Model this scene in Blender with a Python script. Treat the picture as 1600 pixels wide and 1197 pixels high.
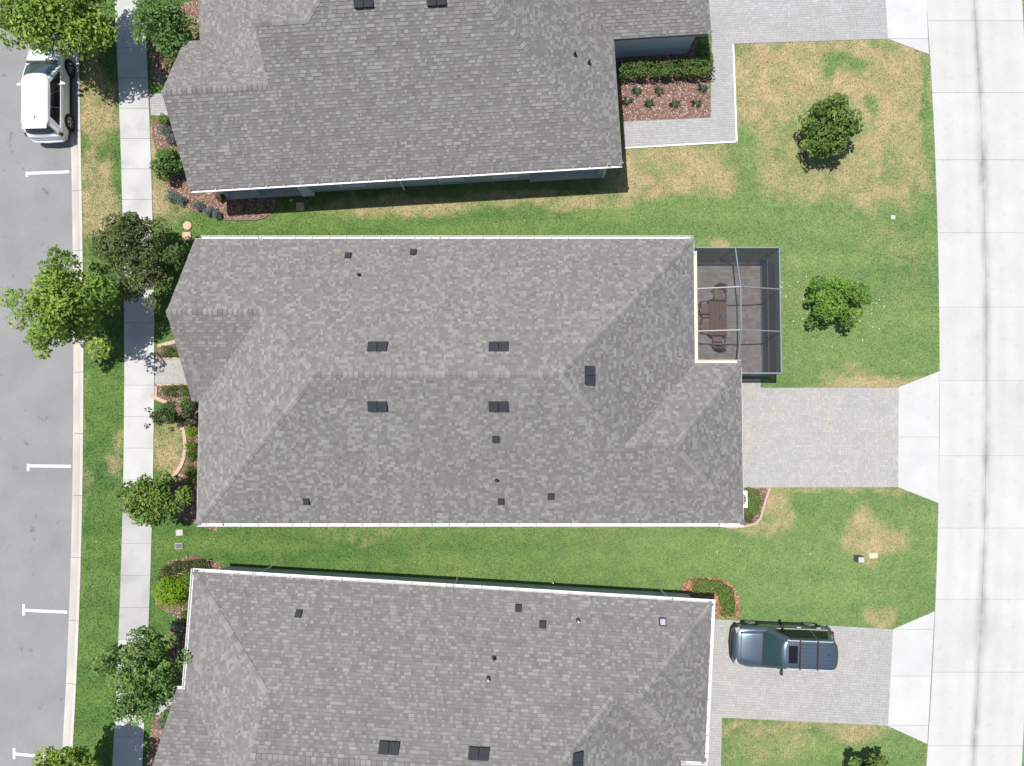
import bpy, math, random
import numpy as np
from math import radians, sin, cos, pi, atan2, hypot, sqrt
for o in list(bpy.data.objects): bpy.data.objects.remove(o)
scene = bpy.context.scene
col = scene.collection
# ------------------------------------------------------------------ camera, sky, sun, exposure
FPX, HCAM = 1088.0, 34.0                     # focal length in photo pixels, flying height in metres
TILT = math.atan(46.5 / FPX)
cam = bpy.data.cameras.new('camera'); cam.sensor_width = 36.0; cam.lens = FPX * 36.0 / 1600.0
cam.clip_start = 0.1; cam.clip_end = 2000.0
camo = bpy.data.objects.new('camera', cam); col.objects.link(camo)
camo.location = (0, 0, HCAM); camo.rotation_euler = (TILT, 0, 0); scene.camera = camo
SUNV = (-0.27, 0.13, 1.0)                    # towards the sun
el = math.atan2(1.0, hypot(SUNV[0], SUNV[1])); az = atan2(SUNV[0], SUNV[1])
world = bpy.data.worlds.new('World'); scene.world = world; world.use_nodes = True
wn = world.node_tree.nodes; wl = world.node_tree.links
sky = wn.new('ShaderNodeTexSky'); sky.sky_type = 'NISHITA'; sky.sun_disc = False
sky.sun_elevation = el; sky.sun_rotation = az; sky.air_density = 1.0; sky.dust_density = 1.0
bg = wn['Background']; bg.inputs['Strength'].default_value = 0.09
wl.new(sky.outputs['Color'], bg.inputs['Color'])
sl = bpy.data.lights.new('sun', 'SUN'); sl.energy = 4.4; sl.angle = radians(0.5); sl.color = (1.0, 0.965, 0.90)
so = bpy.data.objects.new('sun', sl); col.objects.link(so); so.location = (-12, 6, 45)
so.rotation_euler = (0, 0, 0)
from mathutils import Vector
so.rotation_euler = Vector(SUNV).to_track_quat('Z', 'Y').to_euler()
vs = scene.view_settings
vs.view_transform = 'Standard'; vs.look = 'None'; vs.exposure = 0.40; vs.gamma = 1.0; vs.use_curve_mapping = False

# ------------------------------------------------------------------ pixel of the photo -> point of the place at height z
CT, ST = cos(TILT), sin(TILT)
def P(px, py, z=0.0):
    x = (px - 800) / FPX; y = -(py - 598.5) / FPX
    dx, dy, dz = x, y * CT + ST, y * ST - CT
    k = (z - HCAM) / dz
    return (dx * k, dy * k)
def P3(px, py, z=0.0):
    a = P(px, py, z); return (a[0], a[1], z)

# ------------------------------------------------------------------ noise
def vnoise(x, y, scale, seed):
    x = np.asarray(x, float) * scale + 517.3; y = np.asarray(y, float) * scale + 911.7
    xi = np.floor(x).astype(np.int64); yi = np.floor(y).astype(np.int64)
    fx = x - xi; fy = y - yi
    fx = fx * fx * (3 - 2 * fx); fy = fy * fy * (3 - 2 * fy)
    def h(a, b):
        n = (a * 374761393 + b * 668265263 + seed * 1442695041) & 0x7fffffff
        n = ((n ^ (n >> 13)) * 1274126177) & 0x7fffffff
        return ((n ^ (n >> 16)) & 0xffff) / 65535.0
    return (h(xi, yi) * (1 - fx) + h(xi + 1, yi) * fx) * (1 - fy) + (h(xi, yi + 1) * (1 - fx) + h(xi + 1, yi + 1) * fx) * fy
def fbm(x, y, scale, seed, oct=4):
    r = 0; a = .5; t = 0
    for i in range(oct):
        r = r + a * vnoise(x, y, scale * 2 ** i, seed + i); t += a; a *= .5
    return r / t

# ------------------------------------------------------------------ materials
def pmat(name, c=(.5, .5, .5), rough=.8, var=.12, scale=3.0, fine=0.0, fscale=60.0, attr=False, metal=0.0,
         spec=.4, rnd=0.0, bump=0.0, bscale=80.0, coat=0.0, translucent=0.0, alpha=1.0, spots=None):
    m = bpy.data.materials.new(name); m.use_nodes = True
    nt = m.node_tree; N = nt.nodes; Lk = nt.links
    bs = N['Principled BSDF']; out = N['Material Output']
    bs.inputs['Roughness'].default_value = rough; bs.inputs['Metallic'].default_value = metal
    bs.inputs['Specular IOR Level'].default_value = spec; bs.inputs['Coat Weight'].default_value = coat
    geo = N.new('ShaderNodeNewGeometry')
    if attr:
        a = N.new('ShaderNodeAttribute'); a.attribute_name = 'col'; cur = a.outputs['Color']
    else:
        r = N.new('ShaderNodeRGB'); r.outputs[0].default_value = (*c, 1); cur = r.outputs[0]
    def mul(cur, fac):
        v = N.new('ShaderNodeVectorMath'); v.operation = 'SCALE'
        Lk.new(cur, v.inputs[0]); Lk.new(fac, v.inputs['Scale']); return v.outputs[0]
    def noise_fac(sc, amt, det):
        n = N.new('ShaderNodeTexNoise'); n.inputs['Scale'].default_value = sc; n.inputs['Detail'].default_value = det
        Lk.new(geo.outputs['Position'], n.inputs['Vector'])
        mr = N.new('ShaderNodeMapRange'); mr.inputs['From Min'].default_value = .25; mr.inputs['From Max'].default_value = .75
        mr.inputs['To Min'].default_value = 1 - amt; mr.inputs['To Max'].default_value = 1 + amt
        Lk.new(n.outputs['Fac'], mr.inputs['Value']); return mr.outputs[0]
    if var: cur = mul(cur, noise_fac(scale, var, 4))
    if fine: cur = mul(cur, noise_fac(fscale, fine, 2))
    if spots:
        n = N.new('ShaderNodeTexNoise'); n.inputs['Scale'].default_value = spots[0]; n.inputs['Detail'].default_value = 3
        Lk.new(geo.outputs['Position'], n.inputs['Vector'])
        mr = N.new('ShaderNodeMapRange'); mr.inputs['From Min'].default_value = spots[1]; mr.inputs['From Max'].default_value = spots[2]
        mr.inputs['To Min'].default_value = 1.0; mr.inputs['To Max'].default_value = 1 - spots[3]
        Lk.new(n.outputs['Fac'], mr.inputs['Value']); cur = mul(cur, mr.outputs[0])
    if rnd:
        oi = N.new('ShaderNodeObjectInfo'); mr = N.new('ShaderNodeMapRange')
        mr.inputs['To Min'].default_value = 1 - rnd; mr.inputs['To Max'].default_value = 1 + rnd
        Lk.new(oi.outputs['Random'], mr.inputs['Value']); cur = mul(cur, mr.outputs[0])
    Lk.new(cur, bs.inputs['Base Color'])
    if bump:
        n = N.new('ShaderNodeTexNoise'); n.inputs['Scale'].default_value = bscale; n.inputs['Detail'].default_value = 3
        Lk.new(geo.outputs['Position'], n.inputs['Vector'])
        b = N.new('ShaderNodeBump'); b.inputs['Strength'].default_value = bump; b.inputs['Distance'].default_value = .02
        Lk.new(n.outputs['Fac'], b.inputs['Height']); Lk.new(b.outputs[0], bs.inputs['Normal'])
    sh = bs.outputs[0]
    if translucent:
        t = N.new('ShaderNodeBsdfTranslucent'); Lk.new(cur, t.inputs['Color'])
        mx = N.new('ShaderNodeMixShader'); mx.inputs[0].default_value = translucent
        Lk.new(sh, mx.inputs[1]); Lk.new(t.outputs[0], mx.inputs[2]); sh = mx.outputs[0]
    if alpha < 1:
        t = N.new('ShaderNodeBsdfTransparent')
        mx = N.new('ShaderNodeMixShader'); mx.inputs[0].default_value = alpha
        Lk.new(t.outputs[0], mx.inputs[1]); Lk.new(sh, mx.inputs[2]); sh = mx.outputs[0]
    Lk.new(sh, out.inputs['Surface'])
    return m
M = {}
M['ground'] = pmat('ground_soil', (.12, .13, .06), var=.3, scale=.5)
M['lawn'] = pmat('lawn_turf', attr=True, rough=.95, var=.16, scale=6.0, fine=.30, fscale=17, bump=.7, bscale=22, spec=.1)
M['blade'] = pmat('grass_blade', attr=True, rough=.8, var=0, translucent=.25, spec=.15)
M['asphalt'] = pmat('asphalt', (.232, .230, .234), rough=.95, spots=(1.7, .66, .74, .30), var=.10, scale=.55, fine=.16, fscale=45, bump=.35, bscale=90, spec=.15)
M['concrete'] = pmat('concrete_slab', attr=True, rough=.9, var=.06, scale=.8, fine=.06, fscale=26, rnd=.02, spots=(2.6, .60, .80, .12), bump=.08, bscale=60, spec=.2)
M['joint'] = pmat('joint_fill', (.27, .26, .245), var=.2, scale=3)
M['paint'] = pmat('road_paint', (.74, .74, .74), var=.10, scale=12, fine=.08, fscale=70)
M['paver'] = pmat('concrete_paver', attr=True, rough=.9, var=.05, scale=1.2, fine=.10, fscale=50, spec=.2)
M['paver_joint'] = pmat('paver_joint_sand', (.30, .285, .26), var=.15, scale=4)
M['shingle'] = pmat('asphalt_shingle', attr=True, rough=.95, var=.045, scale=.30, fine=.14, fscale=55, spec=.15)
M['cap'] = pmat('ridge_cap_shingle', (.205, .199, .190), rough=.95, var=.04, scale=2, fine=.12, fscale=50, rnd=.24, spec=.15)
M['deck'] = pmat('roof_deck', (.17, .165, .16), var=.1)
M['white_metal'] = pmat('white_gutter_metal', (.74, .74, .73), rough=.5, var=.07, scale=3, spots=(3.0, .60, .75, .25))
M['cream_metal'] = pmat('cream_gutter_metal', (.80, .74, .60), rough=.5, var=.05, scale=5)
M['hanger'] = pmat('hanger_metal', (.42, .42, .43), rough=.5, var=.05)
M['trim'] = pmat('white_trim', (.72, .72, .71), rough=.6, var=.04)
M['dark_trim'] = pmat('dark_drip_edge', (.10, .10, .10), rough=.6, var=.05)
M['stucco_blue'] = pmat('stucco_blue_grey', (.47, .52, .55), rough=.9, var=.05, scale=2, bump=.2, bscale=60)
M['stucco_green'] = pmat('stucco_green_grey', (.46, .52, .49), rough=.9, var=.05, scale=2, bump=.2, bscale=60)
M['stucco_cream'] = pmat('stucco_cream', (.60, .55, .46), rough=.9, var=.05, scale=2, bump=.2, bscale=60)
M['glass_dark'] = pmat('window_glass', (.02, .025, .03), rough=.08, var=0, spec=.6)
M['vent'] = pmat('vent_metal', (.036, .039, .046), rough=.85, var=.1, scale=10, spec=.15)
M['vent_grey'] = pmat('vent_galvanised', (.55, .56, .58), rough=.35, var=.1, scale=10, metal=.5)
M['leaf'] = pmat('leaf', attr=True, rough=.5, var=0, translucent=.38, spec=.4)
M['bark'] = pmat('bark', (.16, .12, .09), rough=.95, var=.3, scale=12)
M['mulch'] = pmat('mulch', attr=True, rough=.95, var=.12, scale=6)
M['mulch_base'] = pmat('mulch_soil', (.16, .085, .06), rough=1, var=.3, scale=10)
M['edging'] = pmat('terracotta_edging', (.47, .33, .265), rough=.9, var=.12, scale=6)
M['stone_pink'] = pmat('pinkish_stone', (.52, .36, .26), rough=.9, var=.12, scale=9)
M['al_frame'] = pmat('cage_aluminium', (.185, .205, .235), rough=.45, var=.04)
M['screen_roof'] = pmat('insect_screen_roof', (.035, .038, .045), rough=.9, var=0, alpha=.42)
M['screen_wall'] = pmat('insect_screen_wall', (.095, .108, .132), rough=.9, var=0, alpha=.86)
M['brown'] = pmat('brown_patio_metal', (.19, .115, .085), rough=.6, var=.1, scale=8)
M['sling'] = pmat('taupe_sling_fabric', (.25, .175, .145), rough=.8, var=.08, scale=10)
M['blue_leaf'] = pmat('blue_grey_leaf', (.20, .30, .36), rough=.6, var=.15, scale=10)
M['box_grey'] = pmat('utility_box_grey', (.42, .42, .40), rough=.8, var=.1, scale=8)
M['box_tan'] = pmat('utility_lid_tan', (.55, .46, .36), rough=.8, var=.1, scale=8)
M['box_dark'] = pmat('utility_lid_dark', (.10, .11, .12), rough=.7, var=.1)
M['tyre'] = pmat('tyre_rubber', (.02, .02, .021), rough=.85, var=.1)
M['rim'] = pmat('wheel_rim', (.45, .46, .48), rough=.3, metal=.7, var=.05)
M['car_white'] = pmat('white_car_paint', (.80, .81, .82), rough=.3, var=.01, coat=.6, spec=.5)
M['car_grey'] = pmat('slate_car_paint', (.125, .165, .205), rough=.32, var=.02, metal=.70, coat=.8, spec=.5)
M['car_glass'] = pmat('car_glass', (.022, .050, .060), rough=.06, var=0, spec=.8)
M['car_glass_dark'] = pmat('car_glass_tinted', (.010, .010, .011), rough=.07, var=0, spec=.5)
M['car_black'] = pmat('car_black_plastic', (.018, .018, .02), rough=.55, var=.05)
M['chrome'] = pmat('car_chrome', (.62, .64, .67), rough=.3, metal=.25, var=0)
M['red_lamp'] = pmat('tail_lamp', (.13, .012, .016), rough=.15, var=0, coat=.5)
M['clear_lamp'] = pmat('head_lamp', (.34, .36, .38), rough=.1, var=0, coat=.5)
M['white_pet'] = pmat('fallen_petal', (.60, .50, .34), rough=.8, var=.3, scale=9)

# ------------------------------------------------------------------ mesh helpers
def mesh_from(name, V, F, fcol=None, vcol=None):
    me = bpy.data.meshes.new(name)
    V = np.asarray(V, np.float32).reshape(-1, 3)
    if isinstance(F, np.ndarray):
        n, k = F.shape; loops = F.astype(np.int32).ravel(); starts = (np.arange(n) * k).astype(np.int32)
    else:
        loops = np.array([i for f in F for i in f], np.int32)
        ln = np.array([len(f) for f in F], np.int32); starts = np.concatenate([[0], np.cumsum(ln)[:-1]]).astype(np.int32)
        n = len(F)
    me.vertices.add(len(V)); me.vertices.foreach_set('co', V.ravel())
    me.loops.add(len(loops)); me.loops.foreach_set('vertex_index', loops)
    me.polygons.add(n); me.polygons.foreach_set('loop_start', starts)
    if fcol is not None:
        fc = np.ones((n, 4), np.float32); fc[:, :3] = np.asarray(fcol, np.float32).reshape(-1, 3)
        a = me.attributes.new('col', 'FLOAT_COLOR', 'FACE'); a.data.foreach_set('color', fc.ravel())
    if vcol is not None:
        vc = np.ones((len(V), 4), np.float32); vc[:, :3] = np.asarray(vcol, np.float32).reshape(-1, 3)
        a = me.attributes.new('col', 'FLOAT_COLOR', 'POINT'); a.data.foreach_set('color', vc.ravel())
    me.polygons.foreach_set('use_smooth', np.zeros(n, bool))
    me.update(calc_edges=True)
    return me
def link(name, me, mat, parent=None, smooth=False, loc=None):
    o = bpy.data.objects.new(name, me); col.objects.link(o)
    if mat is not None and len(me.materials) == 0: me.materials.append(M[mat] if isinstance(mat, str) else mat)
    if smooth: me.polygons.foreach_set('use_smooth', [True] * len(me.polygons))
    if parent is not None: o.parent = parent
    if loc is not None: o.location = loc
    return o
def obj(name, V, F, mat, parent=None, fcol=None, vcol=None, smooth=False, loc=None):
    return link(name, mesh_from(name, V, F, fcol, vcol), mat, parent, smooth, loc)
def tag(o, label=None, cat=None, group=None, kind=None):
    if label: o['label'] = label
    if cat: o['category'] = cat
    if group: o['group'] = group
    if kind: o['kind'] = kind
    return o
def thing(name, label, cat, loc=(0, 0, 0), rotz=0.0, group=None):
    o = bpy.data.objects.new(name, None); col.objects.link(o); o.empty_display_size = .3
    o.location = loc; o.rotation_euler = (0, 0, rotz); return tag(o, label, cat, group)

class MB:
    def __init__(s): s.v = []; s.f = []; s.c = []
    def add(s, V, F, c=None):
        b = len(s.v); s.v += [tuple(p) for p in V]; s.f += [tuple(i + b for i in f) for f in F]
        if c is not None: s.c += [c] * len(F)
    def box(s, cx, cy, cz, sx, sy, sz, rz=0.0, c=None, taper=1.0):
        V = []
        for dz in (-.5, .5):
            k = taper if dz > 0 else 1.0
            for dx, dy in ((-.5, -.5), (.5, -.5), (.5, .5), (-.5, .5)):
                x, y = dx * sx * k, dy * sy * k
                V.append((cx + x * cos(rz) - y * sin(rz), cy + x * sin(rz) + y * cos(rz), cz + dz * sz))
        s.add(V, [(3, 2, 1, 0), (4, 5, 6, 7), (0, 1, 5, 4), (1, 2, 6, 5), (2, 3, 7, 6), (3, 0, 4, 7)], c)
    def prism(s, poly, z0, z1, c=None):
        n = len(poly)
        if sum(poly[i][0] * poly[(i + 1) % n][1] - poly[(i + 1) % n][0] * poly[i][1] for i in range(n)) < 0: poly = poly[::-1]
        V = [(p[0], p[1], z0) for p in poly] + [(p[0], p[1], z1) for p in poly]
        F = [tuple(range(n - 1, -1, -1)), tuple(range(n, 2 * n))] + [(i, (i + 1) % n, n + (i + 1) % n, n + i) for i in range(n)]
        s.add(V, F, c)
    def tube(s, pts, rad, n=6, c=None):
        V = []; F = []
        pts = [Vector(p) for p in pts]
        if not hasattr(rad, '__len__'): rad = [rad] * len(pts)
        for i, p in enumerate(pts):
            d = (pts[min(i + 1, len(pts) - 1)] - pts[max(i - 1, 0)]).normalized()
            a = d.orthogonal().normalized() if i == 0 else (a - d * a.dot(d)).normalized()
            b = d.cross(a)
            for k in range(n):
                t = 2 * pi * k / n; V.append(tuple(p + (a * cos(t) + b * sin(t)) * rad[i]))
        for i in range(len(pts) - 1):
            for k in range(n):
                F.append((i * n + k, i * n + (k + 1) % n, (i + 1) * n + (k + 1) % n, (i + 1) * n + k))
        F.append(tuple(range(n - 1, -1, -1))); F.append(tuple((len(pts) - 1) * n + k for k in range(n)))
        s.add(V, F, c)
    def bar(s, a, b, w, h, c=None):
        a = Vector(a); b = Vector(b); d = (b - a).normalized()
        sd = d.cross(Vector((0, 0, 1)))
        sd = sd.normalized() if sd.length > 1e-4 else Vector((1, 0, 0))
        up = sd.cross(d).normalized(); V = []
        for p in (a, b):
            for x, y in ((-1, -1), (1, -1), (1, 1), (-1, 1)): V.append(tuple(p + sd * x * w / 2 + up * y * h / 2))
        s.add(V, [(3, 2, 1, 0), (4, 5, 6, 7), (0, 1, 5, 4), (1, 2, 6, 5), (2, 3, 7, 6), (3, 0, 4, 7)], c)
    def disc(s, c0, r, h, n=16, axis='z', c=None):
        V = []
        for t in (0, h):
            for k in range(n):
                a = 2 * pi * k / n; x, y = r * cos(a), r * sin(a)
                V.append((c0[0] + x, c0[1] + y, c0[2] + t) if axis == 'z' else (c0[0] + x, c0[1] + t, c0[2] + y))
        F = [tuple(range(n - 1, -1, -1)), tuple(range(n, 2 * n))] + [(k, (k + 1) % n, n + (k + 1) % n, n + k) for k in range(n)]
        s.add(V, F, c)
    def build(s, name, mat, parent=None, smooth=False, loc=None):
        return obj(name, s.v, s.f, mat, parent, fcol=s.c if s.c and len(s.c) == len(s.f) else None, smooth=smooth, loc=loc)

def clip_rect(poly, x0, x1, y0, y1):
    for ax, lim, sg in ((0, x0, 1), (0, x1, -1), (1, y0, 1), (1, y1, -1)):
        out = []; n = len(poly)
        for i in range(n):
            p, q = poly[i], poly[(i + 1) % n]
            dp = (p[ax] - lim) * sg; dq = (q[ax] - lim) * sg
            if dp >= 0: out.append(p)
            if (dp > 0 and dq < 0) or (dp < 0 and dq > 0):
                t = dp / (dp - dq); out.append((p[0] + (q[0] - p[0]) * t, p[1] + (q[1] - p[1]) * t))
        poly = out
        if len(poly) < 3: return []
    return poly
def inside(poly, x, y):
    x = np.asarray(x, float); y = np.asarray(y, float); r = np.zeros(x.shape, bool); n = len(poly)
    for i in range(n):
        x0, y0 = poly[i][:2]; x1, y1 = poly[(i + 1) % n][:2]
        if y0 == y1: continue
        c = ((y0 > y) != (y1 > y)) & (x < (x1 - x0) * (y - y0) / (y1 - y0) + x0); r ^= c
    return r
def parea(p):
    return abs(sum(p[i][0] * p[(i + 1) % len(p)][1] - p[(i + 1) % len(p)][0] * p[i][1] for i in range(len(p)))) / 2

def tiles(poly, ang, rowh, widths, rng):
    """cells of a running bond over polygon; yields (local cell rect, clipped polygon in the local turned frame, whole?)"""
    ca, sa = cos(ang), sin(ang)
    lp = [(p[0] * ca + p[1] * sa, -p[0] * sa + p[1] * ca) for p in poly]
    xs = [p[0] for p in lp]; ys = [p[1] for p in lp]
    r0 = math.floor(min(ys) / rowh); r1 = math.ceil(max(ys) / rowh)
    for r in range(r0, r1):
        y0, y1 = r * rowh, (r + 1) * rowh
        edges = [min(xs) - rng.random() * widths[-1]]
        while edges[-1] < max(xs): edges.append(edges[-1] + rng.choice(widths))
        e = np.array(edges)
        a = inside(lp, e, np.full(e.shape, y0 + 1e-5)); b = inside(lp, e, np.full(e.shape, y1 - 1e-5))
        c = inside(lp, e, np.full(e.shape, (y0 + y1) / 2))
        for i in range(len(edges) - 1):
            x0, x1 = edges[i], edges[i + 1]
            if a[i] and a[i + 1] and b[i] and b[i + 1]:
                yield r, x0, x1, y0, y1, [(x0, y0), (x1, y0), (x1, y1), (x0, y1)]
            else:
                q = clip_rect(lp, x0, x1, y0, y1)
                if len(q) >= 3 and parea(q) > 2e-4: yield r, x0, x1, y0, y1, q

# ------------------------------------------------------------------ curves of the setting (photo pixels on the ground)
def curve(pts):
    ys = np.array([P(x, y)[1] for x, y in pts]); xs = np.array([P(x, y)[0] for x, y in pts])
    k = np.polyfit(ys, xs, 4)
    lo, hi = ys.min(), ys.max()
    def f(Y):
        Y = np.asarray(Y, float); Yc = np.clip(Y, lo, hi)
        r = np.polyval(k, Yc); d = np.polyval(np.polyder(k), Yc)
        return r + d * (Y - Yc)
    return f
x_curb = curve([(104, 0), (107, 125), (109, 225), (110.5, 300), (112.5, 450), (113.5, 600), (112, 700), (110, 800), (108, 900), (105, 1000), (99.5, 1100), (94, 1197)])
CURBW = .56
x_swl = curve([(180, 0), (184, 125), (188, 200), (192, 300), (194, 450), (194.5, 600), (193.5, 700), (192, 800), (190, 870), (186, 1000), (181, 1100), (176, 1197)])
x_swr = curve([(226, 0), (230.5, 125), (235, 200), (238, 300), (241, 450), (241.5, 600), (240, 700), (237.5, 800), (235.5, 900), (232.5, 1000), (227, 1100), (222.5, 1197)])
x_all = curve([(1447, 0), (1451, 85), (1461, 250), (1463, 300), (1466.5, 450), (1467, 580), (1466, 700), (1465.5, 785), (1463, 897), (1458.5, 1000), (1448.5, 1160), (1447, 1197)])
x_alm = curve([(1521.5, 0), (1526, 75), (1532, 160), (1534, 250), (1536, 300), (1541, 450), (1541, 600), (1539, 750), (1534, 900), (1530, 1050), (1518.5, 1197)])
x_alr = curve([(1597, 0), (1606, 200), (1613, 450), (1614, 600), (1611, 800), (1606, 1000), (1596, 1197)])
YLO, YHI = -25.0, 29.0

# ------------------------------------------------------------------ polygons of the hard surfaces and beds, in metres
def PP(pts, z=0.0): return [P(x, y, z) for x, y in pts]
drive_c = PP([(1100, 606), (1404, 606), (1403, 761), (1100, 762)])
drive_c2 = PP([(1100, 592), (1188, 592), (1188, 607), (1100, 607)])
drive_b = PP([(1060, 962), (1113, 967), (1395, 983), (1387, 1134), (1128, 1121), (1125, 1240), (1040, 1240)])
drive_t = PP([(1096, -60), (1380, -60), (1387, 61), (1147, 69), (1152, 221), (975, 230), (973, 190), (1110, 184), (1112, 60)])
apron_c = PP([(1404, 605), (1467.5, 580), (1466, 786), (1403, 761)])
apron_b = PP([(1395, 983), (1460, 955), (1448.5, 1162), (1387, 1134)])
apron_t = PP([(1379, -60), (1446, -60), (1447, 0), (1451, 85), (1387, 61)])
walk_c = PP([(242, 562), (330, 562), (330, 599), (242, 599)])
walk_t = PP([(234, 147), (290, 145), (290, 181), (236, 181)])
walk_b = PP([(224, 1095), (300, 1085), (300, 1120), (224, 1115)])
patio = [(7.6, 1.84), (12.2, 1.84), (12.2, 7.52), (7.6, 7.52)]
bed_t = PP([(955, 70), (1108, 62), (1110, 184), (973, 190)])
bed_tl = PP([(238, 186), (290, 180), (345, 290), (440, 300), (424, 336), (400, 343), (350, 342), (300, 330), (262, 300), (250, 250), (238, 215)])
bed_t2 = PP([(236, 20), (310, 0), (330, 140), (290, 145), (236, 128)])
bed_c1 = PP([(245, 540), (330, 528), (330, 559), (245, 559)])
bed_c2 = PP([(245, 602), (340, 602), (340, 830), (290, 815), (262, 790), (270, 765), (285, 735), (290, 700), (288, 672), (270, 640), (245, 622)])
bed_ce = PP([(1140, 763), (1202, 763), (1196, 790), (1188, 815), (1150, 823), (1130, 818)])
bed_b = PP([(243, 945), (247, 905), (262, 878), (300, 868), (340, 878), (352, 890), (330, 930), (330, 1090), (262, 1090), (262, 985), (285, 970)])
bed_b2 = PP([(240, 1120), (290, 1105), (290, 1230), (225, 1230)])
bed_be = PP([(1062, 926), (1067, 911), (1077, 905), (1090, 902.5), (1105, 902), (1122, 903.5), (1137, 909), (1148, 919), (1154, 934), (1156, 965), (1100, 966), (1100, 930)])
hard = [drive_c, drive_c2, drive_b, drive_t, apron_c, apron_b, apron_t, walk_c, walk_t, walk_b, patio]
beds = [bed_t, bed_tl, bed_t2, bed_c1, bed_c2, bed_ce, bed_b, bed_b2, bed_be]

# ------------------------------------------------------------------ ground, road, kerb
def sheet(name, x0, x1, y0, y1, z, mat, label, cat, nx=1, ny=1, kind='structure'):
    V = [(x0 + (x1 - x0) * i / nx, y0 + (y1 - y0) * j / ny, z) for j in range(ny + 1) for i in range(nx + 1)]
    F = [(j * (nx + 1) + i, j * (nx + 1) + i + 1, (j + 1) * (nx + 1) + i + 1, (j + 1) * (nx + 1) + i) for j in range(ny) for i in range(nx)]
    return tag(obj(name, V, F, mat), label, cat, kind=kind)
sheet('ground', -400, 400, -400, 400, -.35, 'ground', 'open ground stretching out beyond the houses', 'ground')
YY = np.linspace(YLO, YHI, 109)
V = []; F = []
for j, Y in enumerate(YY):
    V += [(-75.0, Y, -.10), (float(x_curb(Y)) + .05, Y, -.10)]
    if j: F.append((2 * j - 2, 2 * j - 1, 2 * j + 1, 2 * j))
road = tag(obj('road', V, F, 'asphalt'), 'grey asphalt street with white parking marks along the kerb', 'road', kind='structure')
for k, (xa, xb, ya, yb, up, dn) in enumerate([(42, 108, 271, 268.5, 2.5, 5), (44, 111, 728, 728.5, 3, 8), (37, 105, 953.5, 956.5, 9, 8), (22, 92, 1178, 1184, 9, 8)]):
    m = MB(); a = P(xa, ya, -.1); b = P(xb, yb, -.1); w = .065
    m.prism([(a[0], a[1] - w), (b[0], b[1] - w), (b[0], b[1] + w), (a[0], a[1] + w)], -.0965, -.0955)
    c = P(xa, ya - up, -.1); d = P(xa, ya + dn, -.1)
    m.prism([(c[0] - .055, c[1]), (c[0] + .055, c[1]), (d[0] + .055, d[1]), (d[0] - .055, d[1])], -.0962, -.0952)
    m.build('parking_line', 'paint', road)
# kerb: cast segments with joints
rng = random.Random(5)
kerb = thing('kerb', 'pale cast concrete kerb between asphalt street and grass verge', 'kerb'); kerb['kind'] = 'structure'
prof = [(0, -.30), (0, -.085), (.34, -.062), (.40, .012), (.43, .03), (.545, .032), (.56, .02), (.56, -.30)]
def kerb_seg(y0, y1):
    V = []; F = []; n = 4; c = []
    for i in range(n + 1):
        Y = y0 + (y1 - y0) * i / n; X = float(x_curb(Y))
        for px, pz in prof: V.append((X + px, Y, pz))
    k = len(prof)
    base = .46 * rng.uniform(.97, 1.03)
    for i in range(n):
        for q in range(k):
            a = i * k + q; b = i * k + (q + 1) % k
            F.append((a, b, b + k, a + k))
    F.append(tuple(range(k))); F.append(tuple(n * k + q for q in range(k - 1, -1, -1)))
    vc = []
    for v in V:
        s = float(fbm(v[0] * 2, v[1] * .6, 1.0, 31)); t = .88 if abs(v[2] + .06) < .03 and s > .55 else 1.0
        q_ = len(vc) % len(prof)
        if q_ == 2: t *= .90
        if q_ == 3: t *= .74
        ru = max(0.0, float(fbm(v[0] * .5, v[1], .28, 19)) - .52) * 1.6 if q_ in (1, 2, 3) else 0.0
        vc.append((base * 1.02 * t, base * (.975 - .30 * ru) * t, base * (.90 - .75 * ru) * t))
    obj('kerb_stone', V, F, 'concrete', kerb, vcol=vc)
y = YLO
while y < YHI:
    kerb_seg(y, y + 3.0 - .018); y += 3.0
# ------------------------------------------------------------------ pavement: one slab after the other
walk = thing('pavement', 'pale concrete pavement of square slabs between verge and front gardens', 'pavement'); walk['kind'] = 'structure'
def slab(par, f0, f1, y0, y1, z, tone, nx, ny, stain=None, tint=(1, .99, .975), zb=-.12):
    V = []; C = []; F = []
    for j in range(ny + 1):
        Y = y0 + (y1 - y0) * j / ny; a, b = float(f0(Y)), float(f1(Y))
        for i in range(nx + 1):
            X = a + (b - a) * i / nx; V.append((X, Y, z)); t = tone * (stain(X, Y) if stain else 1.0)
            C.append((t * tint[0], t * tint[1], t * tint[2]))
    for j in range(ny):
        for i in range(nx): p = j * (nx + 1) + i; F.append((p, p + 1, p + nx + 2, p + nx + 1))
    ring = [i for i in range(nx + 1)] + [j * (nx + 1) + nx for j in range(1, ny + 1)] + [ny * (nx + 1) + i for i in range(nx - 1, -1, -1)] + [j * (nx + 1) for j in range(ny - 1, 0, -1)]
    b = len(V)
    for i in ring: V.append((V[i][0], V[i][1], zb)); C.append(C[i])
    for q in range(len(ring)):
        r = (q + 1) % len(ring); F.append((ring[q], b + q, b + r, ring[r]))
    return obj('slab', V, F, 'concrete', par, vcol=C)
yj = P(215, 651)[1]; step = 1.53
n0 = math.floor((YLO - yj) / step)
V = []; F = []
for j, Y in enumerate(YY):
    V += [(float(x_swl(Y)) + .01, Y, .006), (float(x_swr(Y)) - .01, Y, .006)]
    if j: F.append((2 * j - 2, 2 * j - 1, 2 * j + 1, 2 * j))
obj('joint_bed', V, F, 'joint', walk)
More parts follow.
